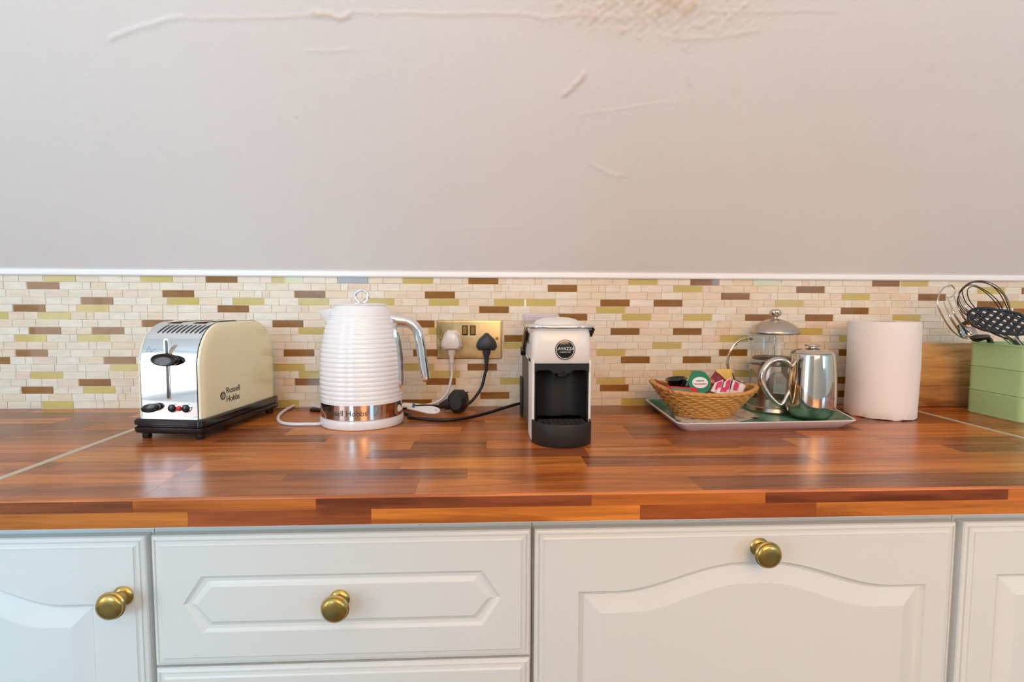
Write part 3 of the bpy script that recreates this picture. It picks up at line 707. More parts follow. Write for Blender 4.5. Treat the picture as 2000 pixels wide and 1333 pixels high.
# ================================================================ toaster
tz = thing('toaster', 'cream and chrome two-slice toaster on a black base, left of the white kettle', 'toaster', (-0.5235, 1.106, Z0), rad(-8))
b = MB(); L = []
for d, z in ((0.004, 0.010), (0.001, 0.012), (0, 0.015), (0, 0.021), (0.003, 0.0225), (0.003, 0.024), (0, 0.0255), (0, 0.033), (0.002, 0.036), (0.010, 0.0365)):
    L.append([(x, y, z) for x, y in rrect(-0.0648+d, 0.0648-d, -0.133+d, 0.131-d, 0.011, 5)])
b.loops(L).build('base', M_black, tz, angle=25)
for x in (-0.048, 0.051):
    for y in (-0.118, 0.112):
        MB().lathe([(0.0068, 0), (0.0075, 0.002), (0.0075, 0.011)], c=(x, y, 0), seg=20).build('foot', M_black, tz)
yf, yb, zt, zb = -0.1235, 0.1225, 0.2005, 0.035
def body_path(n=14):
    a, c = 0.070, 0.078; pts = [(yf, zb), (yf, 0.08)]
    pts += [(yf+a-a*cos(t)**0.9 if cos(t) > 0 else yf+a, zt-c+c*sin(t)**0.95-0.0015*cos(t)) for t in [pi/2*i/n for i in range(n+1)]]
    pts += [(yy, zt) for yy in (-0.045, -0.02, 0.02, 0.045)]
    pts += [(yb-a+a*sin(t), zt-c+c*cos(t)) for t in [pi/2*i/n for i in range(n+1)]]
    pts += [(yb, 0.08), (yb, zb)]
    return pts
BP = body_path()
XS = [-0.0515, -0.036, -0.012, 0.012, 0.036, 0.0515]
sh_ = MB(); k = len(XS); vs = [(x, y, z) for (y, z) in BP for x in XS]; fs = []
def insl(i): return BP[i][0] >= yf+0.045 and BP[i+1][0] <= yb-0.045 and BP[i][1] > zt-0.02
for i in range(len(BP)-1):
    for j in range(k-1):
        if j in (1, 3) and insl(i): continue
        fs.append((i*k+j, i*k+j+1, (i+1)*k+j+1, (i+1)*k+j))
sh_.add(vs, fs)
sh_.build('chrome_cover', M_chrome, tz, angle=40, label='chrome front, top and back cover')
sl_i = [i for i in range(len(BP)-1) if insl(i)]; y0, y1 = BP[sl_i[0]][0], BP[sl_i[-1]+1][0]
for x0, x1 in ((-0.036, -0.012), (0.012, 0.036)):
    b = MB(); z_ = zt-0.0015; b.add([(x0, y0, z_-0.01), (x1, y0, z_-0.01), (x1, y1, z_-0.01), (x0, y1, z_-0.01), (x0, y0, 0.08), (x1, y0, 0.08), (x1, y1, 0.08), (x0, y1, 0.08), (x0, y0, z_), (x1, y0, z_), (x1, y1, z_), (x0, y1, z_)],
        [(8, 9, 5, 4), (9, 10, 6, 5), (10, 11, 7, 6), (11, 8, 4, 7), (4, 5, 6, 7)])
    b.build('bread_slot', mat('toasted_metal', (126, 92, 60), 0.5, 0.6), tz, label='browned inside of a bread slot')
for s in (-1, 1):
    L = []
    for x, d in ((0.0505, 0.0), (0.0535, 0.0), (0.0560, 0.0012), (0.0578, 0.0045), (0.0588, 0.012), (0.0592, 0.03)):
        cy_, cz_ = (yf+yb)/2, zb
        l = []
        for (y, z) in BP:
            fy = (y-cy_)*(1-d/0.122); fz = zb+(z-zb)*(1-d/0.166); l.append((s*x, cy_+fy, fz+0.0))
        L.append(l)
    MB().loops(L, closed=True).build('side_panel', M_cream, tz, angle=30)
    MB().tube([(s*0.0517, y, z) for y, z in BP], 0.0009, 8).build('edge_trim', M_black if s > 0 else M_chrome, tz)
def on_front(x, z, e=0.0004): return (x, yf-e, z)
# vent slots over the front shoulder
def shoulder(v):                                  # v 0..1 along the curved part of the path
    q = 2+v*14; i = int(q); f_ = q-i; a, c = BP[i], BP[i+1]; y, z = a[0]+(c[0]-a[0])*f_, a[1]+(c[1]-a[1])*f_
    n_ = Vector((0, -(c[1]-a[1]), (c[0]-a[0]))).normalized(); return Vector((0, y, z)) + n_*0.0005
for i in range(10):
    b = MB(); x = -0.0345+i*0.0086; L = []
    for q in range(8):
        v = 0.56+q*0.032; p = shoulder(v); xx = x+q*0.0010; w_ = 0.0017*(0.4 if q in (0, 7) else 1); L.append([(xx-w_, p.y, p.z), (xx+w_, p.y, p.z), (xx+w_, p.y+0.0008, p.z-0.001), (xx-w_, p.y+0.0008, p.z-0.001)])
    b.loops(L).build('vent_slot', M_black, tz)
def oval(cx, cz, rx, rz_, y, n=28): return [(cx+rx*cos(2*pi*i/n), y, cz+rz_*sin(2*pi*i/n)) for i in range(n)]
lx = -0.0015
b = MB(); sl = [(lx+x, z) for x, z in rrect(-0.0042, 0.0042, 0.068, 0.1745, 0.004, 5)]; b.loops([[(x, yf-0.0002, z) for x, z in sl], [(x, yf-0.0012, z) for x, z in sl]])
b.build('lever_track_frame', M_steelp, tz)
sl = [(lx+0.0008+x, z) for x, z in rrect(-0.0024, 0.0024, 0.0705, 0.172, 0.0024, 5)]; b = MB(); b.loops([[(x, yf-0.0010, z) for x, z in sl], [(x, yf-0.0016, z) for x, z in sl]]); b.build('lever_track', M_black, tz)
lz = 0.1385
b = MB(); L = [oval(lx+0.001, lz, 0.0255*s, 0.0112*s, yf-y) for s, y in ((0.55, 0.0018), (0.92, 0.003), (1.0, 0.005), (1.0, 0.008), (0.94, 0.0100), (0.86, 0.0110), (0.80, 0.0106), (0.4, 0.0104))]
b.loops(L).build('push_lever', M_black, tz, angle=40)
b = MB(); c0z = 0.0545; L = []
dp = Matrix.Rotation(rad(12), 4, 'Y')
for s, y in ((0.95, 0.001), (1.0, 0.003), (1.0, 0.010), (0.9, 0.014), (0.5, 0.0155)):
    L.append([Vector((-0.0310, 0, c0z)) + (Matrix.Rotation(rad(-9), 3, 'Y') @ Vector((0.0165*s*cos(2*pi*i/28), yf-y*0.7, 0.0078*s*sin(2*pi*i/28)))) for i in range(28)])
b.loops(L).build('browning_dial', M_black, tz, angle=40)
for x, r, m in ((0.0065, 0.0068, M_black), (0.0192, 0.0044, M_red), (0.0315, 0.0068, M_black)):
    MB().lathe([(r+0.0012, yf-0.0004), (r+0.0012, yf-0.0018), (r, yf-0.0022)], c=(x, 0, c0z), axis='y', seg=24, cap1=True).build('button_ring', M_chrome, tz)
    MB().lathe([(r, yf-0.001), (r, yf-0.0045), (r*0.85, yf-0.0062), (r*0.4, yf-0.0068), (0, yf-0.0069)], c=(x, 0, c0z), axis='y', seg=24, cap1=False).build('indicator_lamp' if m is M_red else 'push_button', m, tz, label='small red indicator lamp' if m is M_red else None)
# warning print: triangle with heat waves and lines of small text
wx, wz = -0.0335, 0.150
b = MB()
tr = [Vector((wx-0.0105, yf-0.0003, wz-0.008)), Vector((wx+0.0105, yf-0.0003, wz-0.008)), Vector((wx, yf-0.0003, wz+0.0105))]
b.tube(tr, 0.00035, 4, closed=True)
for q in (-0.003, 0, 0.003): b.tube([(wx+q-0.001, yf-0.0003, wz-0.005), (wx+q+0.001, yf-0.0003, wz-0.002), (wx+q-0.001, yf-0.0003, wz+0.001), (wx+q+0.001, yf-0.0003, wz+0.004)], 0.0003, 4)
b.build('warning_symbol', M_printg, tz)
for i, w_ in enumerate((0.016, 0.022, 0.016, 0.027)):
    pass
b = MB()
for i, (hw_, zz) in enumerate(((0.008, -0.0125), (0.0115, -0.0165), (0.0085, -0.0205), (0.0135, -0.0255))):
    x = wx+0.001-hw_
    while x < wx+0.001+hw_: w_ = rs.uniform(0.0012, 0.0036); b.box(x, min(x+w_, wx+0.001+hw_), yf-0.0005, yf-0.0003, wz+zz-0.0005, wz+zz+0.0005); x += w_+0.0007
b.build('warning_text', M_printg, tz, label='lines of tiny grey print')
# maker's mark low on the right side panel
SIDE_X = Matrix.Rotation(rad(90), 4, 'Z') @ Matrix.Rotation(rad(90), 4, 'X')
text('Russell\nHobbs', 0.0160, M_print, tz, T(0.0594, -0.054, 0.066) @ SIDE_X, 'lettering', 0.0003, 'LEFT')
b = MB()
for r in (0.0078, 0.0062): b.lathe([(r, 0.0590), (r, 0.0597), (r-0.0008, 0.0597), (r-0.0008, 0.0590)], c=(0, -0.064, 0.0665), axis='x', seg=28, cap0=False, cap1=False)
b.tube([(0.0596, -0.0665, 0.062), (0.0596, -0.0665, 0.071), (0.0596, -0.0625, 0.071), (0.0596, -0.0615, 0.0685), (0.0596, -0.0645, 0.0665), (0.0596, -0.0610, 0.062)], 0.0005, 5)
b.build('emblem', M_print, tz)

# ================================================================ kettle
kt = thing('kettle', 'white ribbed kettle with chrome handle and steel band, between toaster and brass socket', 'kettle', (-0.239, 1.110, Z0))
MB().lathe([(0.070, 0), (0.079, 0.0008), (0.0803, 0.004), (0.0806, 0.012), (0.0795, 0.0165), (0.077, 0.018)], seg=72).build('power_base', M_wplastic, kt)
MB().lathe([(0.074, 0.0178), (0.0782, 0.0181), (0.0788, 0.0188), (0.0788, 0.0192), (0.0788, 0.0462), (0.0788, 0.0466), (0.0782, 0.047)], seg=96).build('steel_band', M_band, kt, angle=20)
kr = [(0.046, 0.0797), (0.07, 0.0803), (0.10, 0.0803), (0.128, 0.0795), (0.150, 0.0772), (0.170, 0.0735), (0.1883, 0.0688), (0.205, 0.0634), (0.218, 0.0580), (0.226, 0.0540), (0.2304, 0.0506)]
def KR(z):
    for a, b_ in zip(kr, kr[1:]):
        if z <= b_[0]: t = (z-a[0])/(b_[0]-a[0]); return a[1]+(b_[1]-a[1])*t
    return kr[-1][1]
prof = [(0.076, 0.0460)]
z = 0.0465
while z < 0.2304:
    am = 0.0011 if 0.054 < z < 0.212 else 0
    ph = ((z-0.054)/0.0088) % 1.0
    prof.append((KR(z) - am*(1-abs(sin(pi*ph))**0.55), z)); z += 0.00088
prof += [(0.0506, 0.2304), (0.046, 0.2318)]
MB().lathe(prof, seg=96, cap1=True).build('ribbed_body', M_kettle, kt, angle=50)
MB().lathe([(0.0490, 0.2310), (0.0500, 0.2325), (0.0480, 0.2345), (0.030, 0.2365), (0, 0.2372)], seg=64, cap1=False).build('lid', M_wplastic, kt)
MB().lathe([(0.0500, 0.2306), (0.0512, 0.2316), (0.0504, 0.2328), (0.0495, 0.2330)], seg=64).build('lid_rim', M_chrome, kt)
ring = [(0.0015+0.0125*cos(a), 0.0, 0.2492+0.0125*sin(a)) for a in [2*pi*i/36 for i in range(36)]]
MB().tube(ring, 0.0033, 12, closed=True, up=(0, 1, 0)).build('lid_ring', M_chrome, kt, angle=60)
MB().tube([(0.0015, 0, 0.2350), (0.0015, 0, 0.2395)], [0.0065, 0.0045], 16).build('lid_ring_mount', M_chrome, kt)
L = []
for q, (x, hw, zt_, zb_) in enumerate(((-0.050, 0.018, 0.226, 0.182), (-0.062, 0.015, 0.224, 0.190), (-0.072, 0.010, 0.2225, 0.204), (-0.0805, 0.005, 0.2215, 0.214))):
    L.append([(x, -hw, zt_), (x, -hw*0.7, (zt_+zb_)/2), (x, 0, zb_), (x, hw*0.7, (zt_+zb_)/2), (x, hw, zt_), (x, 0, zt_+0.0004)])
MB().loops(L).build('spout', M_kettle, kt, angle=40)
def kl(px, py): p = at_y(px, py, 1.110); return Vector((p.x+0.239, 0, p.z-Z0))
MB().tube([kl(762, 624), kl(775, 626), kl(790, 628), kl(805, 634), kl(816, 648), kl(821, 672), kl(825, 700), kl(829, 725), kl(832, 741), kl(833, 746)], [0.0150, 0.0138, 0.0118, 0.0108, 0.0102, 0.0098, 0.0096, 0.0092, 0.0080, 0.0045], 20, smooth=8, up=(0, 1, 0)).build('handle', M_chrome, kt, angle=60)
# water gauge along the right flank
b = MB(); fr_ = MB(); ga = rad(-14)
def gauge(d, hw, off, z0, z1):
    L = []
    for i in range(13):
        z = z0+(z1-z0)*i/12; r = KR(z)+off; w_ = hw*(0.5 if i in (0, 12) else 1)
        c_ = Vector((cos(ga), sin(ga), 0)); t_ = Vector((-sin(ga), cos(ga), 0))
        L.append([c_*(r-0.004)+t_*w_+Vector((0, 0, z)), c_*(r+d)+t_*w_*0.8+Vector((0, 0, z)), c_*(r+d)-t_*w_*0.8+Vector((0, 0, z)), c_*(r-0.004)-t_*w_+Vector((0, 0, z))])
    return L
MB().loops(gauge(0.0042, 0.0085, 0, 0.070, 0.186)).build('gauge_frame', M_chrome, kt)
MB().loops(gauge(0.0010, 0.0042, 0.0042, 0.076, 0.180)).build('gauge_window', M_window, kt)
def wrapk(p): a = -pi/2 - 0.22 + p.x/0.0789; r = 0.0789+p.z; return Vector((r*cos(a), r*sin(a), 0.0318+p.y))
text('Russell Hobbs', 0.0150, M_print, kt, None, 'lettering', 0.0002, 'CENTER', fn=wrapk)

# ================================================================ coffee machine
cmx, cmy = 0.1345, 0.945
cm = thing('coffee_machine', 'white capsule coffee machine with black drip tray and round black logo badge', 'coffee machine', (cmx, cmy, Z0))
hw = 0.0520; dp_ = 0.235
# shell: arch-shaped frame, open in front for the cup bay
def shell_sec(y, z0, z1, hw_, r=0.012): return [(x, y, z) for x, z in rrect(-hw_, hw_, z0, z1, r, 6)]
b = MB()
# two side walls
for s in (-1, 1):
    L = []
    for z, f_ in ((0.002, 0.0), (0.06, 0.0), (0.12, 0.0), (0.140, 0.0)):
        xo, xi = s*0.0520, s*0.0468; o_ = 0.0
        L.append([(xi, 0.000, z), (xi, 0.060, z), (xo, 0.060, z), (xo, 0.004, z), (s*0.0505, 0.000, z)])
    b.loops(L)
# upper head, softly bulging forward, rising to the lever ring
L = []
for z, hx, yf_ in ((0.1345, 0.0520, 0.000), (0.140, 0.0520, -0.003), (0.155, 0.0518, -0.006), (0.172, 0.0512, -0.006), (0.185, 0.0500, -0.004), (0.193, 0.0485, 0.000), (0.1965, 0.0470, 0.004)):
    l = []
    for i in range(25):
        a = pi*i/24; ce, se = cos(a), sin(a); l.append((hx*(1 if ce > 0 else -1)*abs(ce)**0.45, 0.020+(yf_-0.020)*abs(se)**0.42-0.0, z))
    l += [(-hx, 0.150, z), (hx, 0.150, z)]; L.append(l)
b.loops(L)
b.build('front_shell', M_machine, cm, angle=32)
b = MB(); L = [[(x, y, z) for x, z in rrect(-0.0515, 0.0515, 0.003, 0.188 - max(0, y-0.16)*0.3, 0.010, 5)] for y in (0.0605, 0.10, 0.16, 0.225, 0.232)]
b.loops(L).build('rear_body', M_mside, cm, angle=30, label='grey textured side and rear housing')
b = MB(); b.box(-0.0560, -0.0515, 0.195, 0.245, 0.001, 0.082); b.build('rear_bracket', M_blackm, cm, bevel=0.002)
# lid dome
b = MB(); L = []
for s, z in ((1.0, 0.1980), (0.97, 0.2015), (0.88, 0.2055), (0.72, 0.2090), (0.50, 0.2115), (0.2, 0.2125)):
    L.append([(0.044*s*cos(2*pi*i/40), 0.062+0.062*s*sin(2*pi*i/40), z) for i in range(40)])
b.loops(L).build('lid', M_machine, cm, angle=40)
# lever: chrome horseshoe ring round the front and down the flanks
pth = []
for i in range(21):
    a = pi + pi*i/20; ce, se = cos(a), sin(a); pth.append(Vector((0.0555*(1 if ce > 0 else -1)*abs(ce)**0.55, 0.030+0.040*-abs(se)**0.55*1.0, 0.1975)))
left = [Vector((-0.0570, 0.135, 0.150)), Vector((-0.0570, 0.120, 0.160)), Vector((-0.0568, 0.095, 0.180)), Vector((-0.0562, 0.060, 0.195))]
right = [Vector((-p.x, p.y, p.z)) for p in left][::-1]
MB().tube(left+pth+right, 0.0036, 10, smooth=3, flat=1.0, up=(0, 0, 1)).build('lever', M_chrome, cm, angle=60)
b = MB()
for s in (-1, 1): b.tube([(s*0.0545, 0.140, 0.147), (s*0.0545, 0.105, 0.168), (s*0.0545, 0.075, 0.186)], [0.0055, 0.0050, 0.0030], 10); b.lathe([(0.010, s*0.0515), (0.010, s*0.0600), (0.008, s*0.0615)], c=(0, 0.140, 0.145), axis='x', seg=20)
b.build('lever_pivot', M_black, cm)
b = MB(); b.add([(0.0495, 0.000, 0.192), (0.0570, 0.000, 0.1945), (0.0515, 0.002, 0.180), (0.0495, 0.03, 0.192), (0.0570, 0.03, 0.1945), (0.0515, 0.03, 0.180)], [(0, 1, 2), (3, 5, 4), (0, 3, 4, 1), (1, 4, 5, 2), (2, 5, 3, 0)]); b.build('lever_bracket', M_black, cm)
# water tank behind, clear with a lilac rim
b = MB(); L = [[(x-0.016, y, z) for x, y in rrect(-0.036, 0.036, 0.175, 0.238, 0.012, 5)] for z in (0.188, 0.211)]; b.loops(L, cap1=True)
tk = b.build('water_tank', M_smoke, cm)
MB().loops([[(x-0.016, y, z) for x, y in rrect(-0.0365, 0.0365, 0.1745, 0.2385, 0.012, 5)] for z in (0.2092, 0.2135)]).build('tank_lid', mat('lilac_clear_plastic', (206, 194, 216), 0.15), cm)
# cup bay
b = MB(); L = []
for z in (0.036, 0.1345):
    L.append([(-0.0466, 0.0, z), (-0.0466, 0.004, z)] + [(0.0445*cos(pi-pi*i/16), 0.004+0.050*sin(pi*i/16), z) for i in range(17)] + [(0.0466, 0.004, z), (0.0466, 0.0, z)])
b.loops(L, cap0=False, cap1=False, closed=False)
b.build('cup_bay', M_blackm, cm, angle=50)
b = MB(); L = []
for y, zl in ((-0.002, 0.1235), (0.010, 0.1215), (0.030, 0.1180)):
    L.append([(-0.0468, y, 0.1348), (-0.0468, y, 0.119)] + [(x, y, zl+0.006*(1-(x/0.04)**2)*-1 if abs(x) < 0.016 else zl) for x in (-0.04, -0.02, -0.015, 0, 0.015, 0.02, 0.04)] + [(0.0468, y, 0.119), (0.0468, y, 0.1348)])
b.loops(L).build('brew_head', M_black, cm, angle=30)
MB().lathe([(0.013, 0.121), (0.012, 0.112), (0.009, 0.110)], c=(0.002, 0.010, 0), seg=24).build('coffee_spout', M_black, cm)
# drip tray with rounded front and slotted grate
def tray_sec(r, z, yb_=0.03): return [(r*cos(pi+pi*i/28), -0.001+r*1.0*sin(pi+pi*i/28)*0.99, z) for i in range(29)] + [(r, yb_, z), (-r, yb_, z)]
b = MB(); b.loops([tray_sec(0.0500, 0.0), tray_sec(0.0510, 0.002), tray_sec(0.0512, 0.036), tray_sec(0.0505, 0.0385), tray_sec(0.0480, 0.0385), tray_sec(0.0475, 0.034)]); b.build('drip_tray', M_blackm, cm, angle=35)
b = MB(); b.loops([tray_sec(0.0470, 0.0338), tray_sec(0.0470, 0.0352)]); gr = b.build('drip_grate', M_black, cm)
for i in range(-4, 5):
    for j in range(-3, 4):
        x, y = i*0.0092, -0.018+j*0.0095
        if x*x+(min(y, 0))**2 < 0.042**2 and y < 0.012:
            MB().box(x-0.0035, x+0.0035, y-0.0012, y+0.0012, 0.0352, 0.0362).build('grate_rib', M_blackm, gr, rot=(0, 0, 0))
# round badge
bx_, bz = 0.0045, 0.1590; yb2 = -0.0062
lg = MB().lathe([(0.0170, yb2+0.001), (0.0170, yb2-0.0008), (0.0165, yb2-0.0010)], c=(bx_, 0, bz), axis='y', seg=48).build('logo_badge', M_black, cm, label='round black badge with a white ring and lettering')
MB().lathe([(0.0156, yb2-0.0010), (0.0156, yb2-0.0013), (0.0148, yb2-0.0013), (0.0148, yb2-0.0010)], c=(bx_, 0, bz), axis='y', seg=48, cap0=False, cap1=False).build('badge_ring', M_white, lg)
text('LAVAZZA', 0.0072, M_white, lg, T(bx_, yb2-0.0014, bz+0.0015) @ FACE_Y, 'lettering', 0.0003)
text('A MODO MIO', 0.0031, M_white, lg, T(bx_, yb2-0.0014, bz-0.0042) @ FACE_Y, 'lettering', 0.0003)

# ================================================================ serving tray and what stands on it
Zt = Z0+0.0042
ty = thing('serving_tray', 'white-rimmed green patterned tray holding the basket, cafetiere and teapot', 'tray', (0.565, 1.12, Z0))
corn = [(0.358, 0.994), (0.712, 1.012), (0.780, 1.262), (0.372, 1.262)]
def quad_round(inset, z, r):
    cx, cy = sum(c[0] for c in corn)/4, sum(c[1] for c in corn)/4; C4 = [Vector((x-(inset if x > cx else -inset), y-(inset if y > cy else -inset))) for x, y in corn]; pts = []
    for i in range(4):
        p = C4[i]; a = (C4[i-1]-p).normalized(); b_ = (C4[(i+1) % 4]-p).normalized(); s, e = p+a*r, p+b_*r
        for k in range(7):
            t = k/6; q = s*(1-t)**2+p*2*t*(1-t)+e*t*t; pts.append((q.x-ty.location.x, q.y-ty.location.y, z))
    return pts
MB().loops([quad_round(0.0165, 0.0, 0.02), quad_round(0.015, 0.0005, 0.02), quad_round(0.002, 0.0140, 0.016), quad_round(0.0, 0.0165, 0.015), quad_round(0.0012, 0.0180, 0.015), quad_round(0.0035, 0.0175, 0.016), quad_round(0.0165, 0.0036, 0.02), quad_round(0.019, 0.0030, 0.02)]).build('tray_body', M_melamine, ty, angle=35)
MB().loops([quad_round(0.0042, 0.0172, 0.016), quad_round(0.0165, 0.0042, 0.02), quad_round(0.019, 0.0036, 0.02)], cap0=False).build('green_liner', M_green, ty, angle=35, label='emerald patterned inner surface of the tray')
# leaflet
lf = []
for px, py in ((1283, 783), (1322, 826), (1425, 829), (1486, 814), (1440, 796), (1330, 778)): p = at_z(px, py, Zt+0.0006); lf.append((p.x, p.y))
cx, cy = sum(p[0] for p in lf)/6, sum(p[1] for p in lf)/6
lfo = [(min(max(x, 0.383), 0.70), max(min(y, 1.225), 1.016)) for x, y in lf]
lt = thing('leaflet', 'printed paper leaflet under the wicker basket on the tray', 'leaflet', (cx, cy, Zt))
MB().loops([[(x-cx, y-cy, z) for x, y in lfo] for z in (0.0003, 0.0008)]).build('sheet', M_leaflet, lt)
p = at_z(1474, 816.5, Zt+0.001)
MB().lathe([(0.0085, 0.0008), (0.0085, 0.0010)], c=(p.x-cx, p.y-cy, 0), sx=1.0, sy=0.6, seg=24).build('printed_logo', M_print, lt)
# wicker basket
bkx, bky = 0.457, 1.132
bk = thing('wicker_basket', 'oval boat-shaped wicker basket of capsules and sachets on the tray', 'basket', (bkx, bky, Zt+0.0011), rad(-11))
H = 0.052
def bsec(t):                                   # t 0 bottom .. 1 rim
    a = 0.055+(0.104-0.055)*(t**0.95); b_ = 0.040+(0.074-0.040)*(t**0.9); return a, b_
def brim(ang): return H + 0.010*cos(ang)**4 + (0.005 if cos(ang) < 0 else 0.0)*cos(ang)**2
NW, NR = 26, 10
b = MB(); 
L = []
for j in range(NR+1):
    t = j/NR; a, b_ = bsec(t); L.append([((a-0.003)*cos(q), (b_-0.003)*sin(q), 0.004+(brim(q)-0.004)*t) for q in [2*pi*i/60 for i in range(60)]])
b.loops(L, cap0=True, cap1=False); b.build('basket_lining', mat('dark_wicker', (150, 100, 52), 0.7), bk, angle=50)
for j in range(NR):                            # woven rounds
    b = MB(); pts = []
    for i in range(NW*6):
        q = 2*pi*i/(NW*6); t = (j+0.5)/NR; a, b_ = bsec(t); w_ = 0.0016*sin(q*NW+(pi if j % 2 else 0)); z = 0.003+(brim(q)-0.005)*t + 0.0009*cos(q*NW*0.5+j*1.7)
        n_ = Vector((cos(q)/a, sin(q)/b_, 0)).normalized(); pts.append(Vector((a*cos(q), b_*sin(q), z)) + n_*w_)
    b.tube(pts, 0.0030, 6, closed=True, up=(0, 0, 1)); b.build('woven_strand', M_wicker, bk, angle=70)
for i in range(NW):
    q = 2*pi*(i+0.5)/NW; pts = [(*[c_*f_ for c_, f_ in zip((cos(q), sin(q)), bsec(t))], 0.002+(brim(q)-0.002)*t) for t in [k/8 for k in range(9)]]
    MB().tube(pts, 0.0017, 6).build('stake', M_wicker, bk, angle=70)
for k in range(2):
    pts = []
    for i in range(96):
        q = 2*pi*i/96; a, b_ = bsec(1.02); w_ = 0.0016*sin(q*22+pi*k); pts.append((a*cos(q)+w_*cos(q), b_*sin(q)+w_*sin(q), brim(q)+0.0015+0.0013*cos(q*22+pi*k)))
    MB().tube(pts, 0.0036, 8, closed=True, up=(0, 0, 1)).build('rim', M_wicker, bk, angle=70)
pts = [(bsec(0)[0]*cos(q)*1.03, bsec(0)[1]*sin(q)*1.03, 0.003) for q in [2*pi*i/60 for i in range(60)]]
MB().tube(pts, 0.0030, 8, closed=True, up=(0, 0, 1)).build('foot_ring', M_wicker, bk)
# packets: pillows through four picture points at given depths
def packet(name, label, cat, pts, m, th=0.004, trim=None, group=None, stripe=None):
    P = [at_y(px, py, y) for px, py, y in pts]; c0 = sum(P, Vector())/4
    t = thing(name, label, cat, c0, 0, group); N = 6
    nrm = (P[1]-P[0]).cross(P[3]-P[0]).normalized()
    def pt(u, v, s): 
        q = (P[0]*(1-u)+P[1]*u)*(1-v)+(P[3]*(1-u)+P[2]*u)*v
        e = (4*u*(1-u))**0.5*(4*v*(1-v))**0.5; wr = 0.25*th*sin(u*9+v*7)*e
        return q-c0+nrm*(s*th*0.5*e+s*0.0002+wr)
    vs = [pt(i/N, j/N, s) for s in (1, -1) for j in range(N+1) for i in range(N+1)]; fs = []; K = (N+1)*(N+1)
    for j in range(N):
        for i in range(N):
            a = j*(N+1)+i; fs.append((a, a+1, a+N+2, a+N+1)); fs.append((K+a+N+1, K+a+N+2, K+a+1, K+a))
    for i in range(N):
        fs += [(i, K+i, K+i+1, i+1), (N*(N+1)+i, N*(N+1)+i+1, K+N*(N+1)+i+1, K+N*(N+1)+i), (i*(N+1), (i+1)*(N+1), K+(i+1)*(N+1), K+i*(N+1)), (i*(N+1)+N, K+i*(N+1)+N, K+(i+1)*(N+1)+N, (i+1)*(N+1)+N)]
    MB().add(vs, fs).build('wrapper', m, t, angle=60)
    if trim:
        (u0, v0, u1, v1, tm) = trim; n2 = 5; L = []
        front_s = 1 if nrm.y < 0 else -1
        V = [pt(u0+(u1-u0)*i/n2, v0+(v1-v0)*j/n2, front_s)+nrm*front_s*(0.0006+k*0.0005) for k in (0, 1) for j in range(n2+1) for i in range(n2+1)]
        F = []; K = (n2+1)**2
        for j in range(n2):
            for i in range(n2): a = j*(n2+1)+i; F += [(a, a+1, a+n2+2, a+n2+1), (K+a, K+a+n2+1, K+a+n2+2, K+a+1)]
        MB().add(V, F).build('printed_band', tm, t, angle=60)
    return t
packet('tea_packet', 'maroon foil tea packet with a yellow top edge standing in the basket', 'packet', [(1383, 745, 1.125), (1398, 724, 1.132), (1426, 748, 1.128), (1410, 775, 1.118)], M_poddkred, 0.006, trim=(0.93, 0.0, 1.0, 1.0, M_yellow))
packet('tea_packet', 'yellow foil packet at the back of the basket', 'packet', [(1396, 722, 1.142), (1428, 721, 1.150), (1432, 742, 1.150), (1415, 752, 1.142)], M_yellow, 0.003)
packet('tea_packet', 'purple foil packet behind the sugar sachets', 'packet', [(1414, 738, 1.156), (1432, 728, 1.160), (1440, 756, 1.160), (1420, 765, 1.154)], M_purple, 0.003)
packet('tea_packet', 'flat dark red packet in the left tip of the basket', 'packet', [(1278, 740, 1.135), (1290, 747, 1.13), (1318, 766, 1.095), (1304, 772, 1.10)], M_poddkred, 0.004)
packet('biscuit_packet', 'long red packet with a bright red end lying along the front of the basket', 'packet', [(1303, 754, 1.092), (1360, 758, 1.085), (1367, 775, 1.080), (1309, 768, 1.085)], M_podred, 0.005, trim=(0.06, 0.22, 0.74, 0.98, M_foldgreen))
packet('card_sachet', 'dull green paper sachet upright behind the green capsule', 'packet', [(1350, 724, 1.150), (1378, 727, 1.150), (1380, 758, 1.142), (1350, 756, 1.142)], M_foldgreen, 0.003)
for i, (q, lb) in enumerate([([(1388, 764, 1.098), (1396, 748, 1.105), (1413, 742, 1.105), (1404, 772, 1.095)], 'pink and white sugar sachet nearest the green capsule'), ([(1409, 772, 1.098), (1414, 747, 1.107), (1428, 737, 1.110), (1424, 770, 1.098)], 'pink and white sugar sachet standing in the middle of the sachets'),
        ([(1424, 770, 1.105), (1432, 742, 1.116), (1444, 748, 1.116), (1438, 770, 1.105)], 'pink and white sugar sachet leaning right of the middle one'), ([(1438, 768, 1.110), (1446, 748, 1.118), (1458, 754, 1.118), (1450, 768, 1.108)], 'white sugar sachet nearest the right tip of the basket')]):
    packet('sugar_sachet', lb, 'sachet', q, M_sugar, 0.003, trim=(0.28, 0.3, 0.92, 0.9, M_pink) if i < 3 else None, group='sugar sachets in the basket')
packet('sugar_sachet', 'crumpled white sachet with a magenta edge under the others', 'sachet', [(1396, 774, 1.088), (1402, 758, 1.094), (1420, 757, 1.094), (1416, 776, 1.086)], M_sugar, 0.003, trim=(0.5, 0.35, 1, 1, M_pink), group='sugar sachets in the basket')
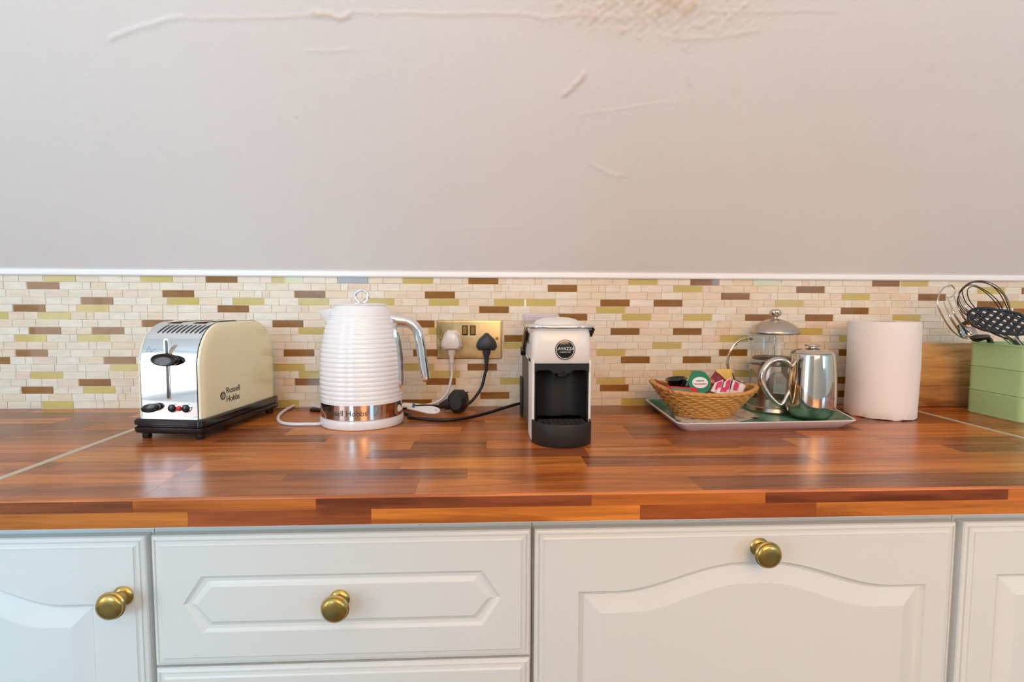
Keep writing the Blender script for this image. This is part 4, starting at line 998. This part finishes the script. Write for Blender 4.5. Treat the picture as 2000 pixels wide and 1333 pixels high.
for i, (px, py, y, lb, tilt) in enumerate(((1321, 743, 1.135, 'black coffee capsule cup at the left of the basket, rim up', 8), (1346, 752, 1.115, 'black coffee capsule cup tipped against the green capsule', -24))):
    p = at_y(px, py, y); c = thing('coffee_capsule', lb, 'capsule', p, 0, 'black coffee capsules'); c.rotation_euler = (rad(tilt*0.3), rad(-tilt), 0)
    MB().lathe([(0.0, -0.022), (0.013, -0.022), (0.0155, -0.019), (0.0185, 0.0015), (0.0225, 0.0020), (0.0228, 0.0036), (0.0205, 0.0042), (0.0185, 0.0030), (0.014, -0.004), (0, -0.005)], seg=36, cap0=False, cap1=False).build('cup', M_black, c)
# green capsule facing the camera
p = at_y(1366, 748, 1.098); c = thing('coffee_capsule', 'green capsule with white oval label facing the camera in the basket', 'capsule', p); c.rotation_euler = (rad(-14), 0, rad(8))
MB().lathe([(0, 0.020), (0.013, 0.020), (0.0185, 0.001), (0.0238, 0.0006), (0.0242, -0.0008), (0.0232, -0.0018), (0, -0.0022)], axis='y', seg=44, cap0=False, cap1=False).build('capsule_body', M_podgreen, c)
MB().lathe([(0.0172, -0.0018), (0.0172, -0.0028)], axis='y', sy=0.66, seg=40).build('oval_label', M_white, c)
for zz, hw_, m in ((0.0034, 0.0085, M_podgreen), (-0.0030, 0.0115, M_podred)):
    b = MB(); x = -hw_
    while x < hw_: w_ = rs.uniform(0.0009, 0.0018); b.box(x, x+w_, -0.0031, -0.0028, zz-0.0014, zz+0.0014); x += w_+0.0007
    b.build('printed_line', m, c)

# ================================================================ cafetiere
fp = thing('cafetiere', 'glass cafetiere with brushed steel domed lid standing behind the teapot', 'coffee press', (0.637, 1.189, Zt))
zr = 0.167; KP = 0.895
MB().lathe(sx=KP, sy=KP, prof=[(0, 0.0135), (0.0505, 0.0140), (0.0515, 0.02), (0.0515, zr-0.004), (0.0525, zr)], seg=64, cap0=False, cap1=False).build('glass_beaker', M_glass, fp)
MB().lathe(sx=KP, sy=KP, prof=[(0.045, 0), (0.0600, 0.0003), (0.0612, 0.003), (0.0590, 0.010), (0.0535, 0.012), (0.0535, 0.024), (0.0524, 0.024), (0.0524, 0.010), (0.040, 0.010)], seg=64).build('base_ring', M_steel, fp)
b = MB(); b.lathe(sx=KP, sy=KP, prof=[(0.0528, 0.096), (0.0536, 0.0965), (0.0536, 0.1005), (0.0528, 0.101), (0.0524, 0.0985)], seg=64, cap0=False, cap1=False)
b.build('upper_band', M_steel, fp)
b = MB(); NA, NZ = 144, 26; R1, R2 = 0.0480, 0.0474; vs = []; fs = []
for R_ in (R1, R2):
    for j in range(NZ+1):
        for i in range(NA): a = 2*pi*i/NA; vs.append((R_*cos(a), R_*sin(a), 0.020+0.080*j/NZ))
def solid(i, j):
    i %= NA
    if j < 0 or j >= NZ: return False
    a = (i+0.5)/NA*5 % 1.0; u = abs(a-0.5)/0.33; v = (j+0.5)/NZ
    return not (u < 1 and 0.10 < v < 0.55+0.33*math.sqrt(max(0, 1-u*u)))
K = NA*(NZ+1)
for j in range(NZ):
    for i in range(NA):
        if not solid(i, j): continue
        a, b1, c, d = j*NA+i, j*NA+(i+1) % NA, (j+1)*NA+(i+1) % NA, (j+1)*NA+i
        fs += [(a, b1, c, d), (K+d, K+c, K+b1, K+a)]
        if not solid(i, j-1): fs.append((a, K+a, K+b1, b1))
        if not solid(i, j+1): fs.append((d, c, K+c, K+d))
        if not solid(i-1, j): fs.append((a, d, K+d, K+a))
        if not solid(i+1, j): fs.append((b1, K+b1, K+c, c))
MB().add(vs, fs).build('frame_sleeve', M_steel, fp, angle=40)
def pl(px, py, y=1.189): p = at_y(px, py, y); return Vector((p.x-0.637, 0, p.z-Zt))
for dy in (-0.0035, 0.0035):
    q = [pl(*t) + Vector((dy*0.75, dy, 0)) for t in ((1470, 672), (1469, 664), (1458, 661), (1441, 668), (1428, 684), (1421, 705), (1424, 725), (1434, 739), (1452, 748), (1466, 754))]
    MB().tube(q, 0.0020, 8, smooth=6).build('handle_wire', M_steelp, fp)
ld = MB().lathe(sx=KP, sy=KP, prof=[(0.0555, zr+0.001), (0.0572, zr+0.0035), (0.0570, zr+0.006), (0.0545, zr+0.0105), (0.046, zr+0.019), (0.033, zr+0.0265), (0.018, zr+0.0320), (0.0055, zr+0.0345), (0.0045, zr+0.037), (0, zr+0.037)], seg=64, cap1=False).build('domed_lid', M_steel, fp, angle=40)
MB().lathe(sx=KP, sy=KP, prof=[(0.0045, zr+0.033), (0.006, zr+0.0375), (0.0120, zr+0.0410), (0.0142, zr+0.0460), (0.0135, zr+0.0505), (0.0090, zr+0.0545), (0, zr+0.0560)], seg=36, cap1=False).build('lid_knob', M_steelp, ld)
MB().tube([(0, 0, zr), (0, 0, 0.118)], 0.0022, 10).build('plunger_rod', M_steelp, fp)
b = MB(); b.lathe(sx=KP, sy=KP, prof=[(0.0488, 0.112), (0.0490, 0.116), (0.045, 0.118), (0.010, 0.119), (0, 0.119)], seg=48, cap1=False); b.build('plunger_filter', M_mesh, fp)

# ================================================================ teapot
TY = 1.100
tp = thing('teapot', 'polished steel teapot with a looped handle at the front right of the tray', 'teapot', (0.6700, TY, Zt))
MB().lathe([(0, 0), (0.026, 0.0002), (0.034, 0.003), (0.0405, 0.009), (0.0448, 0.018), (0.0466, 0.030), (0.0468, 0.045), (0.0462, 0.070), (0.0448, 0.095), (0.0428, 0.118), (0.0412, 0.131), (0.0408, 0.1335), (0.0400, 0.1340), (0.0392, 0.1325)], seg=80, cap0=False).build('pot_body', M_steelp, tp, angle=50)
MB().lathe([(0.0398, 0.1335), (0.0402, 0.1352), (0.036, 0.1395), (0.026, 0.1425), (0.012, 0.1440), (0.0075, 0.1450), (0, 0.1450)], seg=64, cap1=False).build('lid', M_steelp, tp, angle=50)
MB().lathe([(0.0075, 0.1445), (0.0080, 0.1465), (0.0140, 0.1480), (0.0150, 0.1495), (0.0140, 0.1515), (0.008, 0.1525), (0, 0.1527)], seg=40, cap1=False).build('lid_knob', M_steelp, tp)
MB().box(-0.012, 0.006, 0.036, 0.044, 0.134, 0.1375).build('hinge', M_steelp, tp, bevel=0.001)
def tl_(px, py): p = at_y(px, py, TY); return Vector((p.x-0.6700, 0, p.z-Zt))
MB().tube([tl_(1545, 716), tl_(1536, 707), tl_(1523, 703), tl_(1508, 706), tl_(1496, 717), tl_(1489, 733), tl_(1489, 749), tl_(1497, 766), tl_(1510, 782), tl_(1522, 791), tl_(1530, 787), tl_(1537, 774), tl_(1544, 762)], [0.0050, 0.0055, 0.0058, 0.0062, 0.0066, 0.0066, 0.0062, 0.0054, 0.0046, 0.0040, 0.0038, 0.0038, 0.0038], 14, smooth=6, up=(0, 1, 0), flat=1.0).build('handle', M_steelp, tp, angle=60)
# spout on the far side from the handle, short and open
L = []
for q, (z, r_, w_) in enumerate(((0.095, 0.043, 0.006), (0.110, 0.047, 0.010), (0.124, 0.0525, 0.013), (0.1345, 0.0585, 0.014))):
    L.append([(cos(rad(52))*(r_*cos(a) if False else r_) + w_*cos(a), sin(rad(52))*r_ + w_*sin(a), z) for a in [2*pi*i/20 for i in range(20)]])
L2 = [[(x*0.98, y*0.98, z+0.0) for x, y, z in L[-1]], [(x*0.92+0.002, y*0.92+0.003, z-0.004) for x, y, z in L[-1]]]
MB().loops(L+L2).build('spout', M_steelp, tp, angle=60)

# ================================================================ kitchen roll
rl = thing('kitchen_roll', 'upright roll of white kitchen paper between tray and green tin', 'paper roll', (0.8530, 1.147, Z0))
rr = random.Random(4); L = []; R0 = 0.0668
for z in (0.0, 0.003, 0.02, 0.06, 0.11, 0.16, 0.198, 0.2015):
    l = []
    for i in range(80):
        a = 2*pi*i/80; sp_ = 0.0022*(i/80); w_ = 0.0006*sin(3*a+z*40)+0.0004*sin(7*a-z*25)
        e = -0.0008 if z in (0.0, 0.2015) else 0; zz = z+(0.0016*abs(sin(5*a+1))+rr.uniform(0, 0.001) if z == 0 else (rr.uniform(-0.0006, 0.0006) if z > 0.2 else 0))
        r_ = R0+sp_+w_+e-0.0008; l.append((r_*cos(a+2.2), r_*sin(a+2.2), zz))
    L.append(l)
L.append([(0.0215*cos(2*pi*i/80+2.2), 0.0215*sin(2*pi*i/80+2.2), 0.2015) for i in range(80)]); L.append([(0.0205*cos(2*pi*i/80+2.2), 0.0205*sin(2*pi*i/80+2.2), 0.15) for i in range(80)])
MB().loops(L, cap1=False).build('paper', M_tissue, rl, angle=40)
MB().lathe([(0.0205, 0.004), (0.0205, 0.2012), (0.0195, 0.2012), (0.0195, 0.004)], seg=40, cap0=False, cap1=False).build('cardboard_core', M_card, rl)

# ================================================================ chopping board leaning on the tiles
bdx0, bdx1 = 0.860, 1.235
bd = thing('chopping_board', 'two-tone oak chopping board leaning on the tiles behind the green tin', 'board', ((bdx0+bdx1)/2, 1.2420, Z0))
hwb = (bdx1-bdx0)/2
rot = (rad(-4.5), 0, 0)
for z0, z1, m, lb in ((0.0, 0.048, M_board2, 'darker lower plank'), (0.0482, 0.1475, M_board, 'lighter upper plank')):
    MB().box(-hwb, hwb, -0.009, 0.009, z0, z1).build('plank', m, bd, bevel=0.0015, rot=rot, label=lb)

# ================================================================ green utensil tin
tn = thing('utensil_tin', 'pale green enamel tin holding kitchen utensils at the right edge', 'utensil holder', (1.158, 1.117, Z0))
L = []
for d, z in ((0.001, 0), (0, 0.001), (0, 0.002), (-0.0006, 0.003), (0, 0.004), (0, 0.0485), (0.0012, 0.0500), (0.0012, 0.0512), (-0.0008, 0.0530), (0, 0.0545), (0, 0.1010), (0.0012, 0.1025), (0.0012, 0.1037), (-0.0008, 0.1055), (0, 0.107), (0, 0.152), (-0.0012, 0.1530), (-0.0012, 0.1555), (0.0004, 0.1565), (0.0015, 0.1555), (0.0015, 0.004)):
    L.append([(x, y, z) for x, y in rrect(-0.080+d, 0.080-d, -0.070+d, 0.070-d, 0.018, 7)])
MB().loops(L).build('tin_body', M_tin, tn, angle=30)
TIN = (1.158, 1.117)
# slotted steel server
sv = thing('slotted_server', 'shiny steel slotted pasta server leaning left out of the green tin', 'utensil', (1.115, 1.162, Z0+0.006))
def ul(t_, px, py, y): p = at_y(px, py, y); return p - t_.location
y_ = 1.14
b = MB(); out = [(1836, 572), (1832, 596), (1842, 622), (1856, 642), (1874, 656), (1896, 656), (1908, 640), (1896, 612), (1884, 590), (1872, 566), (1858, 560)]
q = [ul(sv, px, py, 1.188 - 0.016*sin(pi*min(1, i/6))) for i, (px, py) in enumerate([(1858, 557), (1840, 566), (1831, 592), (1842, 620), (1857, 643), (1872, 656), (1890, 662)])]
b.tube(q, 0.0016, 8, smooth=6)
for i, (a, m_, c_) in enumerate((((1862, 574), (1874, 606), (1892, 634)), ((1850, 580), (1864, 614), (1883, 642)), ((1843, 590), (1856, 620), (1874, 648)), ((1872, 572), (1886, 600), (1900, 628)))):
    b.tube([ul(sv, *a, 1.182), ul(sv, *m_, 1.162), ul(sv, *c_, 1.166)], [0.0012, 0.0022, 0.0026], 8, smooth=5)
b.tube([ul(sv, 1858, 557, 1.182), ul(sv, 1866, 567, 1.181), ul(sv, 1862, 577, 1.179), ul(sv, 1850, 583, 1.182)], 0.0014, 8, smooth=5)
b.build('tines', M_steelp, sv, angle=60)
N = 8; vs = []; fs = []
A, B_, C_, D2 = ul(sv, 1868, 640, 1.170), ul(sv, 1900, 622, 1.164), ul(sv, 1912, 655, 1.160), ul(sv, 1882, 663, 1.166)
for k in (0, 1):
    for j in range(N+1):
        for i in range(N+1):
            u, v = i/N, j/N; p = (A*(1-u)+B_*u)*(1-v)+(D2*(1-u)+C_*u)*v; p = p+Vector((0, 0.010*(sin(pi*u)*0.7+0.3*sin(pi*v))+k*0.0012, 0)); vs.append(p)
K = (N+1)**2
for j in range(N):
    for i in range(N): a = j*(N+1)+i; fs += [(a, a+1, a+N+2, a+N+1), (K+a+N+1, K+a+N+2, K+a+1, K+a)]
MB().add(vs, fs).build('bowl', M_steelp, sv)
MB().tube([ul(sv, 1890, 656, 1.168), ul(sv, 1915, 660, 1.166), ul(sv, 1940, 672, 1.164), Vector((0.03, 0, 0.0))], [0.0045, 0.0040, 0.0035, 0.0040], 8, smooth=5, flat=0.4).build('handle', M_steelp, sv)
# black spoon low behind the rim
sp = thing('serving_spoon', 'black nylon spoon bowl showing low above the left rim of the green tin', 'utensil', (1.11, 1.138, Z0+0.006))
b = MB(); p = ul(sp, 1913, 660, 1.140); L = []
for s, dz in ((0.2, -0.006), (0.7, -0.004), (1.0, 0.002), (0.95, 0.003), (0.5, -0.001)):
    L.append([(p.x+0.016*s*cos(2*pi*i/24), p.y+0.020*s*sin(2*pi*i/24), p.z+dz+0.004*cos(2*pi*i/24)) for i in range(24)])
b.loops(L).build('bowl', M_nylon, sp)
MB().tube([p+Vector((0.012, 0, 0)), p+Vector((0.022, 0, -0.006)), p+Vector((0.030, 0, -0.03)), Vector((0.045, 0.0, 0.003))], 0.0040, 8, smooth=5).build('handle', M_nylon, sp)
# balloon whisk
wk = thing('balloon_whisk', 'balloon whisk with dark wire loops standing in the green tin', 'utensil', (1.185, 1.125, Z0+0.006))
col = (1992, 672)
loops_ = [[(1972, 606), (1958, 574), (1930, 555), (1900, 552), (1878, 566), (1870, 590), (1878, 608), (1896, 622), (1935, 650)],
          [(1966, 600), (1946, 566), (1918, 550), (1892, 556), (1872, 578), (1876, 600), (1900, 624), (1942, 652)],
          [(1950, 600), (1925, 572), (1903, 560), (1890, 566), (1892, 584), (1906, 604), (1930, 632)],
          [(1962, 612), (1946, 585), (1918, 564), (1896, 557), (1880, 566), (1886, 590), (1908, 612), (1944, 650)],
          [(1976, 615), (1968, 585), (1948, 560), (1920, 549), (1893, 553), (1874, 572), (1880, 600), (1915, 630)]]
for i, lp_ in enumerate(loops_):
    dy = (i-2)*0.010; n_ = len(lp_)
    q = [ul(wk, *col, 1.115)] + [ul(wk, px, py, 1.128+dy*sin(pi*(k+1)/(n_+1))*(1 if k < n_/2 else -0.6)) for k, (px, py) in enumerate(lp_)] + [ul(wk, *col, 1.115)]
    MB().tube(q, 0.0010, 6, smooth=7).build('wire_loop', M_mesh if i > 3 else mat('dark_wire', (90, 80, 70), 0.25, 1), wk, angle=70)
MB().tube([ul(wk, 1980, 662, 1.116), ul(wk, 1992, 676, 1.114), Vector((0.0, 0, 0.004))], [0.005, 0.0065, 0.0075], 12).build('handle', M_steel, wk)
# black slotted turner lying over the front
tu = thing('slotted_turner', 'black nylon slotted turner resting across the tin towards the camera', 'utensil', (1.17, 1.08, Z0+0.006))
Ct = ul(tu, 1952, 628, 1.085); U = (ul(tu, 2012, 640, 1.075)-ul(tu, 1890, 622, 1.095)); hl = U.length/2; U.normalize(); V = Vector((0.10, 0.35, 0.9)); V = (V-U*V.dot(U)).normalized(); Nn = U.cross(V)
def bl(t): a, b2 = hl, 0.0255; return U*a*abs(cos(t))**0.75*(1 if cos(t) > 0 else -1)+V*b2*abs(sin(t))**0.8*(1 if sin(t) > 0 else -1)
b = MB(); b.tube([Ct+bl(2*pi*i/48)+Nn*0.0006*sin(i*1.9) for i in range(48)], 0.0030, 8, closed=True, up=Nn)
def clip(o_, d_):
    ins = [s*0.001 for s in range(-90, 91) if (abs((o_+d_*s*0.001).dot(U))/hl)**2.4 + (abs((o_+d_*s*0.001).dot(V))/0.0255)**2.2 < 1]
    return (o_+d_*ins[0], o_+d_*ins[-1]) if len(ins) > 3 else None
for ang_, st_, rr_ in ((50, 0.0125, 0.0038), (-18, 0.0115, 0.0033)):
    d_ = U*cos(rad(ang_))+V*sin(rad(ang_)); w_ = U*-sin(rad(ang_))+V*cos(rad(ang_))
    for k in range(-9, 10):
        c2 = clip(w_*k*st_, d_)
        if c2: b.tube([Ct+c2[0], Ct+c2[1]], rr_, 6, flat=0.6, up=Nn)
b.build('slotted_blade', M_nylon, tu)
MB().tube([Ct+U*hl*0.95, Ct+U*(hl+0.02)+V*-0.006, Ct+U*(hl+0.035)+V*-0.03], [0.008, 0.0065, 0.006], 10, smooth=5, flat=0.5).build('blade_neck', M_nylon, tu)
e_ = Ct+U*(hl+0.033)+V*-0.03
MB().tube([e_, (e_+Vector((0.02, 0.0, 0.004)))*0.5, Vector((0.02, 0.0, 0.004))], 0.006, 8).build('handle', M_nylon, tu)
# several thin steel handles seen between blade and rim
for i, (p0, p1) in enumerate((((1948, 652), (1978, 676)), ((1958, 652), (1986, 678)), ((1980, 652), (2000, 676)))):
    h_ = thing('steel_skewer', ('thin dark steel rod nearest the left, slanting under the turner into the tin', 'thin dark steel rod in the middle under the turner', 'thin dark steel rod furthest right under the turner')[i], 'utensil', (1.15, 1.10, Z0+0.006), 0, 'thin steel rods in the tin')
    a, c_ = ul(h_, *p0, 1.105), ul(h_, *p1, 1.10); d_ = (c_-a).normalized(); e_ = a+d_*((a.z-0.002)/max(0.2, -d_.z)) if False else Vector((c_.x+0.03, c_.y, 0.002))
    MB().tube([a-d_*0.01, a, c_, e_], 0.0012, 6).build('rod', M_mesh, h_)

# ================================================================ unseen cupboard-shaped blocker behind the camera, door and knob included, added to cast shade
cu = thing('shadow_blocker', 'unseen cupboard-shaped block added behind the viewer to shade part of the daylight', 'shadow blocker', (-0.33, -0.70, 0))
MB().box(-0.30, 0.32, -0.15, 0.132, 0.0, 1.66).build('blocker_body', M_frame, cu, bevel=0.003)
dd = MB().box(-0.295, 0.315, 0.133, 0.15, 0.05, 1.64).build('door', M_frame, cu, bevel=0.003)
MB().lathe([(0.006, 0.15), (0.006, 0.165), (0.014, 0.17), (0.014, 0.178), (0, 0.18)], c=(-0.19, 0, 0.95), axis='y', seg=20).build('knob', M_brass, dd)
